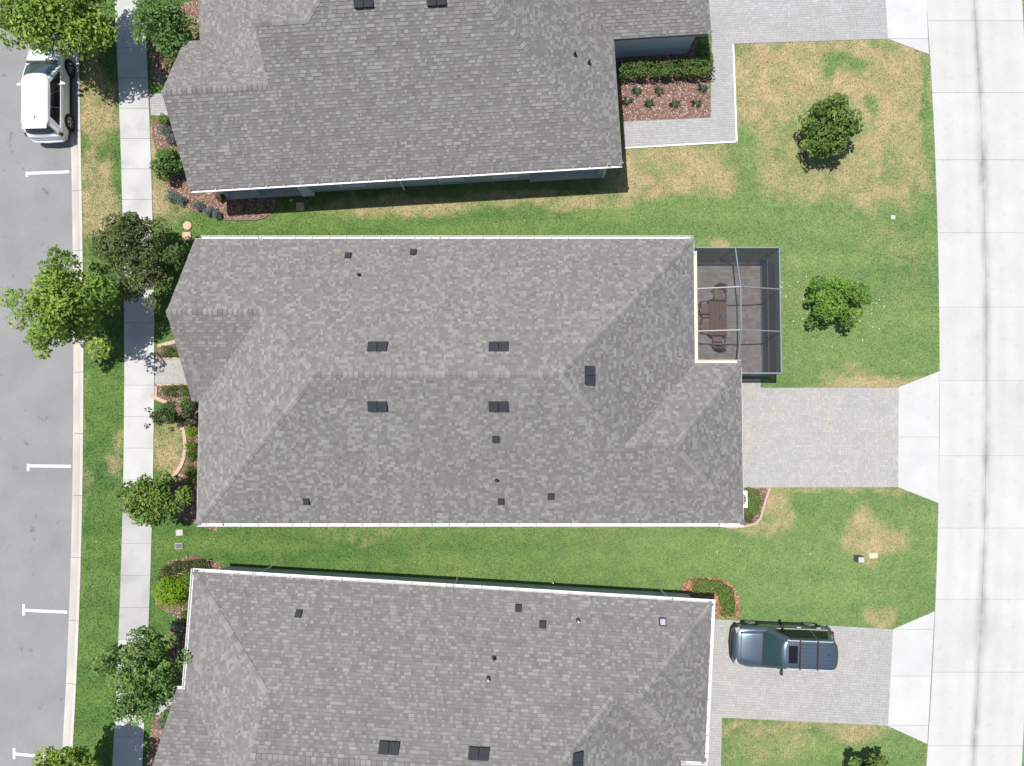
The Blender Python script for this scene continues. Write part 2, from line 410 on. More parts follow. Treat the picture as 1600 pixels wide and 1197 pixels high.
for k in range(n0, n0 + 37):
    y0 = yj + k * step
    ph = 645 - y0 * 32
    tone = .445 * rng.uniform(.97, 1.03)
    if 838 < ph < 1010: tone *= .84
    def stn(X, Y): return 1 - .16 * max(0, float(fbm(X, Y, 1.1, 77)) - .52) * 4
    slab(walk, x_swl, x_swr, y0 + .009, y0 + step - .009, .035, tone, 6, 6, stn)
# ------------------------------------------------------------------ alley of big concrete slabs with a stained centre seam
alley = thing('alley', 'white concrete lane of large slabs with a stained centre seam', 'lane'); alley['kind'] = 'structure'
V = []; F = []
for j, Y in enumerate(YY):
    V += [(float(x_all(Y)) + .01, Y, .004), (float(x_alr(Y)) - .01, Y, .004)]
    if j: F.append((2 * j - 2, 2 * j - 1, 2 * j + 1, 2 * j))
obj('joint_bed', V, F, 'joint', alley)
joints = [33, 145, 250, 364, 480, 595, 712, 825, 936, 1050, 1165]
jy = [P(1500, q)[1] for q in joints]
d = (jy[0] - jy[-1]) / (len(jy) - 1)
jy = [jy[0] + d * 2, jy[0] + d] + jy + [jy[-1] - d, jy[-1] - 2 * d]
def seam_w(Y):
    px = 645 - Y * 32
    w = .10 + .14 * float(fbm(3.0, Y, .35, 12)) + .12 * math.exp(-((px - 210) / 60) ** 2) + .10 * math.exp(-((px - 650) / 40) ** 2) + .16 * math.exp(-((px - 980) / 45) ** 2) + .05 * math.exp(-((px - 300) / 120) ** 2)
    return w
def stain(X, Y):
    dx = abs(X - float(x_alm(Y)) + .04 * (float(fbm(X * 2, Y * 2, 1.3, 5)) - .5)); w = seam_w(Y)
    s = math.exp(-(dx / w) ** 2) * (.04 + .52 * float(fbm(X * 5, Y * 1.6, 1.3, 9)))
    s *= .35 + 1.1 * float(fbm(7.0, Y, .8, 55))
    t = 1 - min(s, .6)
    for o_ in (-1.65, -.75, .75, 1.65): t *= 1 - .035 * math.exp(-((X - float(x_alm(Y)) - o_) / .22) ** 2) * float(fbm(X, Y, .4, 66)) * 2
    t *= 1 - .10 * max(0, float(fbm(X, Y * .7, .5, 3)) - .5) * 2
    return t
for i in range(len(jy) - 1):
    for f0, f1, off0, off1 in ((x_all, x_alm, .012, -.005), (x_alm, x_alr, .005, -.012)):
        tone = .455 * rng.uniform(.985, 1.012)
        slab(alley, lambda Y, f=f0, o=off0: f(Y) + o, lambda Y, f=f1, o=off1: f(Y) + o, jy[i + 1] + .007, jy[i] - .007, .028, tone, 22, 16, stain, (1, .99, .972))
# driveway aprons (cast concrete, with their own cut joints)
def apron(poly, splits, label):
    t = thing('driveway_apron', label, 'apron'); t['kind'] = 'structure'
    ys = [p[1] for p in poly]; cuts = [max(ys) + .01] + [s for s in splits] + [min(ys) - .01]
    for a, b in zip(cuts[:-1], cuts[1:]):
        q = clip_rect(poly, -99, 99, b + .008, a - .008)
        if len(q) >= 3:
            m = MB(); k = .46 * rng.uniform(.985, 1.012); m.prism(q, -.1, .026, (k, k * .995, k * .985)); m.build('slab', 'concrete', t)
    m = MB(); m.prism(poly, -.1, .004); m.build('joint_bed', 'joint', t)
apron(apron_c, [P(1435, 683)[1]], 'white flared concrete apron in front of the middle house driveway')
apron(apron_b, [P(1420, 983)[1], P(1420, 1056)[1], P(1420, 1133)[1]], 'white flared concrete apron behind the dark parked car')
apron(apron_t, [P(1410, 61)[1]], 'white flared concrete apron at the top edge beside the dry lawn')

# ------------------------------------------------------------------ lawn: colour of the turf (green, thin, scorched)
DRY = [(1300, 110, 140, 50, 1.0), (1190, 130, 45, 75, 1.0), (1395, 150, 55, 90, 1.0), (1270, 265, 80, 40, .75), (1375, 260, 70, 55, .9), (1215, 200, 50, 60, .8),
       (1060, 262, 95, 38, 1.0), (1000, 290, 40, 25, .9), (1130, 250, 60, 25, .6), (640, 324, 110, 15, .85), (860, 312, 110, 11, .8), (980, 305, 60, 18, .7),
       (150, 170, 28, 55, .95), (150, 260, 24, 40, .9), (155, 325, 26, 45, 1.0), (140, 130, 18, 60, .5), (250, 215, 13, 50, 1.0), (252, 300, 16, 45, .9), (265, 330, 25, 18, .6),
       (262, 705, 20, 38, .85), (1215, 790, 24, 34, .85), (1180, 825, 30, 12, .7), (1225, 772, 22, 16, .7), (1352, 835, 28, 32, .95), (1390, 848, 30, 16, .8), (1400, 600, 110, 10, .8), (1320, 590, 40, 14, .5),
       (1330, 605, 60, 8, .7), (545, 835, 60, 16, .38), (1380, 965, 22, 14, .8), (1250, 1136, 110, 10, .75), (1340, 1148, 35, 12, .8), (1200, 1165, 60, 26, .45), (1121, 380, 15, 9, .9),
       (178, 722, 13, 14, .7), (187, 688, 8, 14, .6), (1250, 440, 30, 40, .25), (1400, 380, 60, 25, .3), (1290, 560, 60, 18, .25), (240, 845, 8, 20, .3), (1235, 765, 200, 6, .6), (132, 600, 6, 320, .35)]
GRN = [(1330, 105, 26, 14, .8), (1300, 105, 24, 18, .9), (1450, 180, 8, 110, 1.0), (1380, 75, 25, 10, .7), (1165, 245, 40, 30, .8), (1040, 255, 35, 14, .35), (1365, 165, 10, 20, .6), (165, 225, 20, 24, .8), (1240, 230, 24, 40, .4), (1400, 260, 16, 40, .4)]
dryP = [(*P(a, b), c / 32, d_ / 32, e) for a, b, c, d_, e in DRY]; grnP = [(*P(a, b), c / 32, d_ / 32, e) for a, b, c, d_, e in GRN]
def turf(x, y):
    x = np.asarray(x, float); y = np.asarray(y, float)
    wx = x + 1.1 * (fbm(x, y, .9, 41) - .5); wy = y + 1.1 * (fbm(x, y, .9, 47) - .5)
    d = np.zeros(x.shape)
    for cx, cy, rx, ry, a in dryP:
        q = ((wx - cx) / rx) ** 2 + ((wy - cy) / ry) ** 2
        d = np.maximum(d, a * np.clip(1.4 - q * .58, 0, 1))
    for cx, cy, rx, ry, a in grnP:
        q = ((wx - cx) / rx) ** 2 + ((wy - cy) / ry) ** 2
        d = d * (1 - a * .8 * np.clip(1.2 - q * .7, 0, 1))
    n = .55 * fbm(x, y, 1.5, 3, 5) + .45 * fbm(x, y, 5.5, 8, 3)
    q = np.clip((d * 1.0 + 1.35 * (n - .5) - .14) / 1.05, 0, 1); d = .95 * (.6 * q + .4 * q * q * (3 - 2 * q)) * np.clip(d * 3, 0, 1)
    d = np.clip(d + .5 * np.clip(fbm(x, y, .45, 63, 4) - .60, 0, 1), 0, 1)
    east = np.clip((x + 12) / 26, 0, 1)
    g1 = np.stack([.060 + .046 * east, .127 + .052 * east, .035 + .029 * east], -1)
    g2 = np.stack([.116 + .050 * east, .184 + .050 * east, .048 + .034 * east], -1)
    m = np.clip(.5 + 2.3 * (.55 * fbm(x * .22, y * 1.7, .8, 17) + .45 * fbm(x, y, 2.6, 23) - .5), 0, 1)[..., None]
    g = g1 * (1 - m) + g2 * m
    k = np.clip(fbm(x, y, 2.2, 71, 3) * 1.6 - .4, 0, 1)[..., None]
    dr = np.array([.405, .305, .182]) * (1 - k) + np.array([.27, .24, .12]) * k
    e = d[..., None]
    return g * (1 - e) + dr * e
nx, ny = 330, 400
yy = np.linspace(YLO, YHI, ny + 1)
xl = x_curb(yy) + CURBW - .005
s = np.linspace(0, 1, nx + 1)
XX = xl[:, None] + (27.2 - xl[:, None]) * s[None, :]; YG = np.repeat(yy[:, None], nx + 1, 1)
ZZ = .006 * (fbm(XX, YG, 1.2, 90) - .5)
idx = np.arange((nx + 1) * (ny + 1)).reshape(ny + 1, nx + 1)
Fq = np.stack([idx[:-1, :-1], idx[:-1, 1:], idx[1:, 1:], idx[1:, :-1]], -1).reshape(-1, 4)
lawn = obj('lawn', np.stack([XX, YG, ZZ], -1).reshape(-1, 3), Fq, 'lawn', vcol=turf(XX, YG).reshape(-1, 3))
tag(lawn, 'mown lawn around the houses, green with scorched tan patches', 'lawn', kind='structure')
sheet('far_verge', 27.2, 75, YLO, YHI, -.03, 'ground', 'grass verge on the far side of the white lane', 'verge')

# ------------------------------------------------------------------ paved surfaces
def paving(name, polys, ang, z, label, cat, pal, border=None, rowh=.12, widths=(.12, .12, .16, .18, .24), seed=1):
    r = random.Random(seed)
    t = thing(name, label, cat); t['kind'] = 'structure'
    base = MB()
    for i, poly in enumerate(polys): base.prism(poly, -.05, z - .014 - .001 * i)
    base.build('sand_bed', 'paver_joint', t)
    m = MB(); ca, sa = cos(ang), sin(ang); g = .003
    for poly in polys:
        for row, x0, x1, y0, y1, q in tiles(poly, ang, rowh, widths, r):
            cx = sum(p[0] for p in q) / len(q); cy = sum(p[1] for p in q) / len(q)
            kx = max(.2, 1 - 2 * g / max(1e-3, (max(p[0] for p in q) - min(p[0] for p in q)))); ky = max(.2, 1 - 2 * g / max(1e-3, (max(p[1] for p in q) - min(p[1] for p in q))))
            q2 = [(cx + (p[0] - cx) * kx, cy + (p[1] - cy) * ky) for p in q]
            w = [(p[0] * ca - p[1] * sa, p[0] * sa + p[1] * ca) for p in q2]
            ct = sum(p[0] for p in w) / len(w), sum(p[1] for p in w) / len(w)
            n = float(vnoise(ct[0], ct[1], .7, seed)) + float(vnoise(ct[0], ct[1], 2.3, seed + 4)) * .6 - .3
            c = pal[min(len(pal) - 1, max(0, int((n * .55 + r.random() * .45) * len(pal))))]
            k = r.uniform(.94, 1.06)
            m.prism(w, z - .03, z + r.uniform(-.0015, .0015), (c[0] * k, c[1] * k, c[2] * k))
    o = m.build('pavers', 'paver', t); o['kind'] = 'stuff'
    return t
GREYP = [(.315, .315, .32), (.325, .323, .322), (.335, .331, .327), (.33, .327, .326), (.345, .338, .33), (.37, .345, .315), (.345, .322, .305), (.338, .337, .337)]
GREYB = [(.325, .321, .317), (.335, .331, .325), (.33, .324, .317), (.345, .336, .327), (.35, .338, .324), (.335, .326, .317)]
TAUPE = [(.315, .275, .255), (.33, .31, .295), (.305, .25, .23), (.34, .33, .32), (.33, .295, .275), (.32, .30, .288)]
paving('paver_driveway', [drive_c, drive_c2], 0.0, .03, 'empty pale grey paver driveway with tan pavers beside the middle house', 'driveway', GREYP, seed=2)
paving('paver_driveway', [drive_b], radians(-3.2), .03, 'pale grey paver driveway under the dark parked car', 'driveway', GREYB, seed=3)
paving('paver_driveway', [drive_t], radians(2.6), .03, 'grey paver drive and path bordering the mulch bed at the top', 'driveway', GREYP[:5] + [(.36, .36, .37)], seed=4)
paving('paver_patio', [patio], 0.0, .04, 'brownish grey paver patio floor inside the screened cage', 'patio', TAUPE, seed=5, rowh=.16, widths=(.16, .24, .24, .32))
paving('paver_path', [walk_c], 0.0, .034, 'short grey paver path between two terracotta kerbs', 'path', GREYB, seed=6)
paving('paver_path', [walk_t], radians(2), .034, 'short grey paver path beside the leafy tree at the top left', 'path', GREYB, seed=7)
paving('paver_path', [walk_b], radians(3), .034, 'short paver path in dappled shade below the bottom left roof', 'path', GREYB, seed=8)
# pale edge strip along the path of the top house
m = MB()
for a, b in (((1145.5, 70), (1151, 222)), ((1151.5, 221.5), (975, 231.5))): m.bar(P3(*a, .02), P3(*b, .02), .075, .06)
tag(m.build('path_edging', 'trim'), 'thin white edging strip along the grey path beside the dry lawn', 'edging')
m = MB()
for a, b in (((243, 560), (330, 560)), ((243, 601), (330, 601)), ((244, 601), (244, 622))): m.bar(P3(*a, .025), P3(*b, .025), .11, .09)
tag(m.build('path_edging', 'edging'), 'terracotta kerb lining both sides of the front path', 'edging')
def edging(pts, label, w=.17):
    m = MB(); q = [P3(x, y, .03) for x, y in pts]
    L = []
    for i in range(len(q) - 1):
        for k in range(4): t = k / 4; L.append(tuple(q[i][j] + (q[i + 1][j] - q[i][j]) * t for j in range(3)))
    L.append(q[-1])
    for a, b in zip(L[:-1], L[1:]): m.bar(a, b, w, .10)
    tag(m.build('garden_edging', 'edging'), label, 'edging')
edging([(281, 662), (287, 672), (289.5, 690), (290, 700), (287.5, 715), (283, 728), (277, 737), (271, 744)], 'curved terracotta edging round the row of small round bushes')
edging([(236, 618), (246, 623), (256, 627), (266, 630)], 'terracotta edging beside the clipped hedge under the thin shrub')
edging([(247, 541), (258, 538), (274, 534), (292, 530)], 'terracotta edging above the clipped hedge at the front path')
edging([(1202, 763), (1197, 778), (1192, 795), (1188, 810), (1180, 818), (1165, 822), (1140, 824), (1118, 820)], 'pale pink edging beside the air conditioner bed', .10)
m = MB()
q = [P3(x, y, .02) for x, y in [(345, 343), (370, 344), (400, 343.5), (414, 340), (421, 334), (424, 327)]]
for a, b in zip(q[:-1], q[1:]): m.bar(a, b, .05, .08)
tag(m.build('garden_edging', 'dark_trim'), 'thin black edging round the shaded bed under the top roof', 'edging')

# ------------------------------------------------------------------ mulch beds
def mulch(poly, label, pal, seed, dens=170):
    r = np.random.RandomState(seed); xs = [p[0] for p in poly]; ys = [p[1] for p in poly]
    n = int((max(xs) - min(xs)) * (max(ys) - min(ys)) * dens)
    x = r.uniform(min(xs), max(xs), n); y = r.uniform(min(ys), max(ys), n); k = inside(poly, x, y); x = x[k]; y = y[k]; n = len(x)
    a = r.uniform(0, pi, n); l = r.uniform(.025, .06, n); w = r.uniform(.012, .028, n); z = r.uniform(.022, .045, n); t = r.uniform(-.02, .02, n)
    dx, dy = np.cos(a), np.sin(a)
    Vv = np.stack([np.stack([x + sx * dx * l - sy * dy * w, y + sx * dy * l + sy * dx * w, z + sx * t], -1) for sx, sy in ((-1, -1), (1, -1), (1, 1), (-1, 1))], 1).reshape(-1, 3)
    Ff = np.arange(4 * n).reshape(n, 4)
    c = np.array(pal)[r.randint(0, len(pal), n)] * r.uniform(.75, 1.2, (n, 1))
    t_ = thing('mulch_bed', label, 'mulch bed'); t_['kind'] = 'stuff'
    m = MB(); m.prism(poly, -.05, .02); m.build('soil', 'mulch_base', t_)
    if n:
        o = obj('wood_chips', Vv, Ff, 'mulch', t_, fcol=c); o['kind'] = 'stuff'
RED = [(.22, .145, .125), (.28, .20, .175), (.17, .10, .085), (.40, .32, .28), (.23, .15, .125)]
ORG = [(.42, .20, .10), (.36, .17, .09), (.48, .27, .16), (.30, .14, .08)]
BRN = [(.24, .16, .12), (.33, .23, .18), (.18, .11, .08), (.42, .32, .26)]
mulch(bed_t, 'red brown mulch bed in the corner of the top roof and path', RED, 1, 240)
mulch(bed_tl, 'brown mulch bed round the corner of the top house', BRN, 2)
mulch(bed_t2, 'shaded mulch bed beneath the leafy tree at top left', BRN, 3)
mulch(bed_c1, 'small mulch bed above the front path of the middle house', RED, 4)
mulch(bed_c2, 'mulch bed with small round bushes along the middle house front', RED, 5)
mulch(bed_ce, 'mulch bed round the air conditioner by the empty driveway', RED, 6)
mulch(bed_b, 'pink red mulch bed arching round the yellow green bush', RED, 7)
mulch(bed_b2, 'brown mulch bed at the bottom left roof edge', BRN, 8)
mulch(bed_be, 'orange mulch bed with an L-shaped hedge by the dark car', ORG, 9, 240)

# ------------------------------------------------------------------ grass blades
def in_any(polys, x, y):
    r = np.zeros(x.shape, bool)
    for p in polys: r |= inside(p, x, y)
    return r
r = np.random.RandomState(11)
n = 560000
gx = r.uniform(-22, 23, n); gy = r.uniform(-19.5, 23, n)
hx = gx + r.normal(0, .03, n); hy = gy + r.normal(0, .03, n)
ok = (hx > x_curb(gy) + CURBW + .01) & ~((hx > x_swl(gy) - .01) & (hx < x_swr(gy) + .01)) & (hx < x_all(gy)) & ~in_any(hard + beds, hx, hy)
H3 = [[(-13.6, -4.5), (9.9, -4.5), (9.9, 1.9), (7.9, 7.5), (-13.9, 7.5)]]
ok &= ~in_any(H3, gx, gy)
gx = gx[ok]; gy = gy[ok]; n = len(gx)
a = r.uniform(0, 2 * pi, n); h = r.uniform(.030, .062, n); w = r.uniform(.012, .026, n); lean = r.uniform(.2, 1.4, n) * h; la = r.uniform(0, 2 * pi, n)
V3 = np.stack([np.stack([gx - np.cos(a) * w, gy - np.sin(a) * w, np.full(n, -.002)], -1), np.stack([gx + np.cos(a) * w, gy + np.sin(a) * w, np.full(n, -.002)], -1),
               np.stack([gx + np.cos(la) * lean, gy + np.sin(la) * lean, h], -1)], 1).reshape(-1, 3)
gc = turf(gx, gy) * r.uniform(.72, 1.5, (n, 1)); gc[:, 0] *= r.uniform(.9, 1.15, n)
grass = obj('grass', V3, np.arange(3 * n).reshape(n, 3), 'blade', fcol=gc)
tag(grass, 'short grass blades covering the lawns and verges', 'grass', kind='stuff')

# ================================================================== houses
EAVE = 2.6; K = .67
SHP = [(0.168, 0.1612, 0.1554), (0.1732, 0.1664, 0.1615), (0.1836, 0.1784, 0.1716), (0.2204, 0.2146, 0.2072), (0.1593, 0.1518, 0.1462), (0.2387, 0.2335, 0.2258), (0.1776, 0.1673, 0.1605), (0.1994, 0.1931, 0.1852)]
class House:
    def __init__(s, name, label, org, ang, sg, seed):
        s.t = thing(name, label, 'house', (org[0], org[1], 0), ang); s.sg = sg; s.org = org; s.ang = ang; s.f = []; s.seed = seed
    def L(s, u, v, z): return (u, s.sg * v, z)
    def W(s, u, v):                                             # local plan point -> world plan point
        y = s.sg * v; return (s.org[0] + u * cos(s.ang) - y * sin(s.ang), s.org[1] + u * sin(s.ang) + y * cos(s.ang))
    def uv(s, x, y):
        dx, dy = x - s.org[0], y - s.org[1]
        return (dx * cos(s.ang) + dy * sin(s.ang), s.sg * (-dx * sin(s.ang) + dy * cos(s.ang)))
    def pix(s, px, py, plane):                                  # photo pixel -> point of a roof plane
        z = 4.0
        for i in range(60): u, v = s.uv(*P(px, py, z)); z = .5 * z + .5 * (EAVE + plane[0] * u + plane[1] * v + plane[2])
        return u, v, z
    def facet(s, poly, plane): s.f.append((poly, plane))
    def z(s, pl, p): return EAVE + pl[0] * p[0] + pl[1] * p[1] + pl[2]
    def roof(s):
        rng = random.Random(s.seed)
        V = []; F = []
        edges = {}
        key = lambda p: (round(p[0], 3), round(p[1], 3))
        for i, (poly, pl) in enumerate(s.f):
            n = len(poly)
            for k in range(n): edges[(key(poly[k]), key(poly[(k + 1) % n]))] = i
        for i, (poly, pl) in enumerate(s.f):
            n = len(poly); b = len(V)
            for dz in (-.012, -.14):
                for p in poly: V.append(s.L(p[0], p[1], s.z(pl, p) + dz))
            A = sum(poly[k][0] * poly[(k + 1) % n][1] - poly[(k + 1) % n][0] * poly[k][1] for k in range(n)) * s.sg
            up = tuple(range(b, b + n)); lo = tuple(range(b + n, b + 2 * n))
            F.append(up if A > 0 else up[::-1]); F.append(lo[::-1] if A > 0 else lo)
            for k in range(n):
                e = (key(poly[k]), key(poly[(k + 1) % n]))
                if (e[1], e[0]) not in edges: F.append((b + k, b + (k + 1) % n, b + n + (k + 1) % n, b + n + k))
        s.r = obj('roof', V, F, 'deck', s.t)
        # laminated shingles, course by course, each tab its own little plate
        V = []; F = []; C = []
        for i, (poly, pl) in enumerate(s.f):
            g = Vector((pl[0], pl[1])); sl = g.length; nrm = g / sl
            ang = atan2(nrm[1], nrm[0]) - pi / 2
            ca, sa = cos(ang), sin(ang)
            rowh = .143 / sqrt(1 + sl * sl)
            blend = {}
            thick = False
            for row, x0, x1, y0, y1, q in tiles(poly, ang, rowh, (.08, .10, .13, .17, .22, .29), rng):
                sh = int(math.floor((x0 + row * .37) / 1.0)); kk = (row, sh)
                if kk not in blend:
                    blend = {kk: rng.choice([.98, .99, 1.0, 1.0, 1.01, 1.02])} if len(blend) > 4 else {**blend, kk: rng.choice([.97, .99, 1.0, 1.0, 1.01, 1.03])}
                thick = rng.random() < (.30 if thick else .58)
                c = SHP[rng.choice([3, 5, 2, 7, 3, 7])] if thick else SHP[rng.choice([0, 1, 1, 2, 4, 6, 2])]
                rng_p = rng.random()
                kx = blend[kk] * rng.uniform(.92, 1.04)
                c = (c[0] * kx * (1.05 if rng_p > .93 else 1.0), c[1] * kx * (.985 if rng_p > .93 else 1.0), c[2] * kx * (.93 if rng_p > .93 else 1.0))
                hb = .024 if thick else .009
                b = len(V); n = len(q)
                for (x, y) in q:
                    u = x * ca - y * sa; v = x * sa + y * ca
                    f = (y - y0) / (y1 - y0)
                    V.append(s.L(u, v, s.z(pl, (u, v)) + hb * (1 - f) + .002))
                A = sum(q[k][0] * q[(k + 1) % n][1] - q[(k + 1) % n][0] * q[k][1] for k in range(n)) * s.sg
                idx = tuple(range(b, b + n)); F.append(idx if A > 0 else idx[::-1]); C.append(c)
                lowv = [k for k in range(n) if abs(q[k][1] - y0) < 1e-6]
                if len(lowv) >= 2:
                    k0, k1 = lowv[0], lowv[-1]; b2 = len(V)
                    for k in (k0, k1): V.append((V[b + k][0], V[b + k][1], V[b + k][2] - hb - .012))
                    F.append((b + k0, b2, b2 + 1, b + k1)); C.append((c[0] * .8, c[1] * .8, c[2] * .8))
        o = obj('shingles', V, F, 'shingle', s.r, fcol=C); o['kind'] = 'stuff'
        # ridge and hip caps, one plate after the other
        done = set()
        for i, (poly, pl) in enumerate(s.f):
            n = len(poly)
            for k in range(n):
                p, q = poly[k], poly[(k + 1) % n]; e = (key(p), key(q))
                if (e[1], e[0]) not in edges or e in done or (e[1], e[0]) in done: continue
                done.add(e); j = edges[(e[1], e[0])]; pl2 = s.f[j][1]
                d2 = Vector((q[0] - p[0], q[1] - p[1])); ln = d2.length; d2 /= ln
                area = sum(poly[a][0] * poly[(a + 1) % n][1] - poly[(a + 1) % n][0] * poly[a][1] for a in range(n))
                nin = Vector((-d2[1], d2[0])) * (1 if area > 0 else -1)
                if (pl[0] - pl2[0]) * nin[0] + (pl[1] - pl2[1]) * nin[1] > -1e-3: continue      # a valley
                z0, z1 = s.z(pl, p), s.z(pl, q)
                a3 = Vector((p[0], p[1], z0)); b3 = Vector((q[0], q[1], z1))
                if z1 < z0: a3, b3 = b3, a3
                D = (b3 - a3); L3 = D.length; D /= L3
                w = .125; ex = .21; cnt = max(1, int(L3 / ex)); ex = L3 / cnt
                def wing(side, plane):
                    h = Vector((nin[0] * side * w, nin[1] * side * w, 0)); h.z = plane[0] * h.x + plane[1] * h.y; return h
                wa, wb = wing(1, pl), wing(-1, pl2)
                VV = []
                for t, up in ((0, .044), (ex * 1.12, .014)):
                    for h in (wa, Vector((0, 0, 0)), wb):
                        pt = D * t + h; VV.append(s.L(pt.x, pt.y, pt.z + up))
                for h in (wa, Vector((0, 0, 0)), wb): VV.append(s.L(h.x, h.y, h.z + .012))
                FF = [(0, 1, 4, 3), (1, 2, 5, 4), (6, 7, 1, 0), (7, 8, 2, 1), (0, 3, 6), (2, 8, 5)]
                c1 = Vector(VV[1]) - Vector(VV[0]); c2 = Vector(VV[3]) - Vector(VV[0])
                if c1.cross(c2).z < 0: FF = [f[::-1] for f in FF]
                me = mesh_from('ridge_cap', VV, FF)
                for t in range(cnt):
                    pt = a3 + D * (t * ex)
                    link('ridge_cap', me, 'cap', s.r, loc=s.L(pt.x, pt.y, pt.z))
    def gutter(s, p, q, mat, hang=True, hole=()):
        """open trough along an eave from p to q (plan points), outside = right hand of p->q in the u,v plan times sign"""
        a = Vector((p[0], p[1])); b = Vector((q[0], q[1])); d = (b - a); ln = d.length; d /= ln
        o = Vector((d[1], -d[0]))
        if not s.out(a + d * ln / 2 + o * .3): o = -o
        pr = [(.0, -.02), (.0, -.13), (.10, -.13), (.135, -.06), (.135, .0), (.115, .0), (.115, -.05), (.09, -.115), (.015, -.115), (.015, -.02)]
        V = []; F = []; n = len(pr)
        for e in (a, b):
            for w, z in pr: V.append(s.L(e[0] + o[0] * w, e[1] + o[1] * w, EAVE + z))
        for k in range(n): F.append((k, (k + 1) % n, n + (k + 1) % n, n + k))
        # end caps
        F.append((1, 2, 3, 4)); F.append((n + 4, n + 3, n + 2, n + 1))
        g = obj('gutter', V, F, mat, s.t)
        if hang:
            m = MB(); m.bar((0, 0, 0), s.L(o[0] * .125, o[1] * .125, 0), .035, .012); me = mesh_from('gutter_hanger', m.v, m.f)
            k = .35
            while k < ln - .1:
                c = a + d * k; link('gutter_hanger', me, 'hanger', g, loc=s.L(c[0], c[1], EAVE - .004)); k += .78
        for h in hole:
            c = a + d * h + o * .06
            m = MB(); m.disc(s.L(c[0], c[1], EAVE - .116), .045, .012, 10); m.build('outlet', 'dark_trim', g)
            w = c - o * .06 - o * (.30 if s.seed != 303 else .18)
            m = MB(); m.bar(s.L(c[0], c[1], EAVE - .13), s.L(w[0], w[1], EAVE - .42), .08, .07); m.bar(s.L(w[0], w[1], EAVE - .38), s.L(w[0], w[1], .05), .08, .07)
            m.build('downspout', 'trim' if mat == 'white_metal' else mat, g)
    def out(s, p): return not bool(inside(s.outline, np.array([p[0]]), np.array([p[1]]))[0])
    def under(s, mat):
        m = MB(); pl = [s.L(p[0], p[1], 0)[:2] for p in s.outline]
        m.prism(pl, EAVE - .20, EAVE - .17); m.build('soffit', 'trim', s.t)
    def fascia(s, edges, mat):
        m = MB()
        for p, q in edges: m.bar(s.L(p[0], p[1], EAVE - .075), s.L(q[0], q[1], EAVE - .075), .03, .15)
        m.build('fascia', mat, s.t)
    def walls(s, poly, mat):
        m = MB(); m.prism([s.L(p[0], p[1], 0)[:2] for p in poly], -.05, EAVE - .165); m.build('wall', mat, s.t)
    def tri_wall(s, u, v0, v1, zb, vr, zr, mat, name='gable_wall'):
        V = [s.L(u + d, v, z) for d in (0, .08) for v, z in ((v0, zb), (v1, zb), (vr, zr))]
        obj(name, V, [(0, 1, 2), (5, 4, 3), (0, 3, 4, 1), (1, 4, 5, 2), (2, 5, 3, 0)], mat, s.t)
    def vent(s, px, py, plane, kind):
        u, v, z = s.pix(px, py, plane); g = Vector((plane[0], plane[1])); n = g.normalized(); sd = Vector((-n[1], n[0])); 
        def pt(a, b, h): # a along eave, b up the slope, h above the plane
            uu = u + sd[0] * a + n[0] * b; vv = v + sd[1] * a + n[1] * b
            return s.L(uu, vv, s.z(plane, (uu, vv)) + h)
        def plate(m, a0, a1, b0, b1, h0a, h1a, h0b, h1b):
            # a slanted box: heights at low edge (a) and high edge (b)
            V = [pt(a0, b0, h0a), pt(a1, b0, h0a), pt(a1, b1, h0b), pt(a0, b1, h0b), pt(a0, b0, h1a), pt(a1, b0, h1a), pt(a1, b1, h1b), pt(a0, b1, h1b)]
            m.add(V, [(3, 2, 1, 0), (4, 5, 6, 7), (0, 1, 5, 4), (1, 2, 6, 5), (2, 3, 7, 6), (3, 0, 4, 7)])
        if kind == 'double':
            t = MB(); plate(t, -.40, .40, -.20, .20, .0, .03, .0, .03)
            base = t.build('roof_vent', 'vent', s.t)
            for a0, a1 in ((-.39, -.012), (.012, .39)):
                m = MB(); plate(m, a0, a1, -.22, .19, .12, .15, .03, .06); plate(m, a0 + .03, a1 - .03, -.17, .17, .02, .13, .02, .045); m.build('lid', 'vent', base)
        elif kind == 'box':
            t = MB(); plate(t, -.15, .15, -.14, .16, .0, .025, .0, .025)
            base = t.build('roof_vent', 'vent', s.t)
            m = MB(); plate(m, -.125, .125, -.14, .11, .13, .15, .05, .07); plate(m, -.10, .10, -.11, .10, .02, .14, .02, .055); m.build('lid', 'vent', base)
        elif kind == 'gbox':
            t = MB(); plate(t, -.16, .16, -.15, .17, .0, .025, .0, .025)
            base = t.build('roof_vent', 'vent', s.t)
            m = MB(); plate(m, -.11, .11, -.12, .11, .10, .13, .06, .09); m.build('lid', 'vent_grey', base)
        elif kind in ('pipe', 'gpipe'):
            c = pt(0, 0, 0); m = MB(); 
            m.tube([(c[0], c[1], c[2] - .02), (c[0], c[1], c[2] + .05), (c[0], c[1], c[2] + .07)], [.10, .075, .05], 10)
            base = m.build('vent_pipe', 'vent', s.t)
            m = MB(); m.tube([(c[0], c[1], c[2] + .04), (c[0], c[1], c[2] + .30)], .045, 10); m.build('pipe', 'vent' if kind == 'pipe' else 'vent_grey', base)

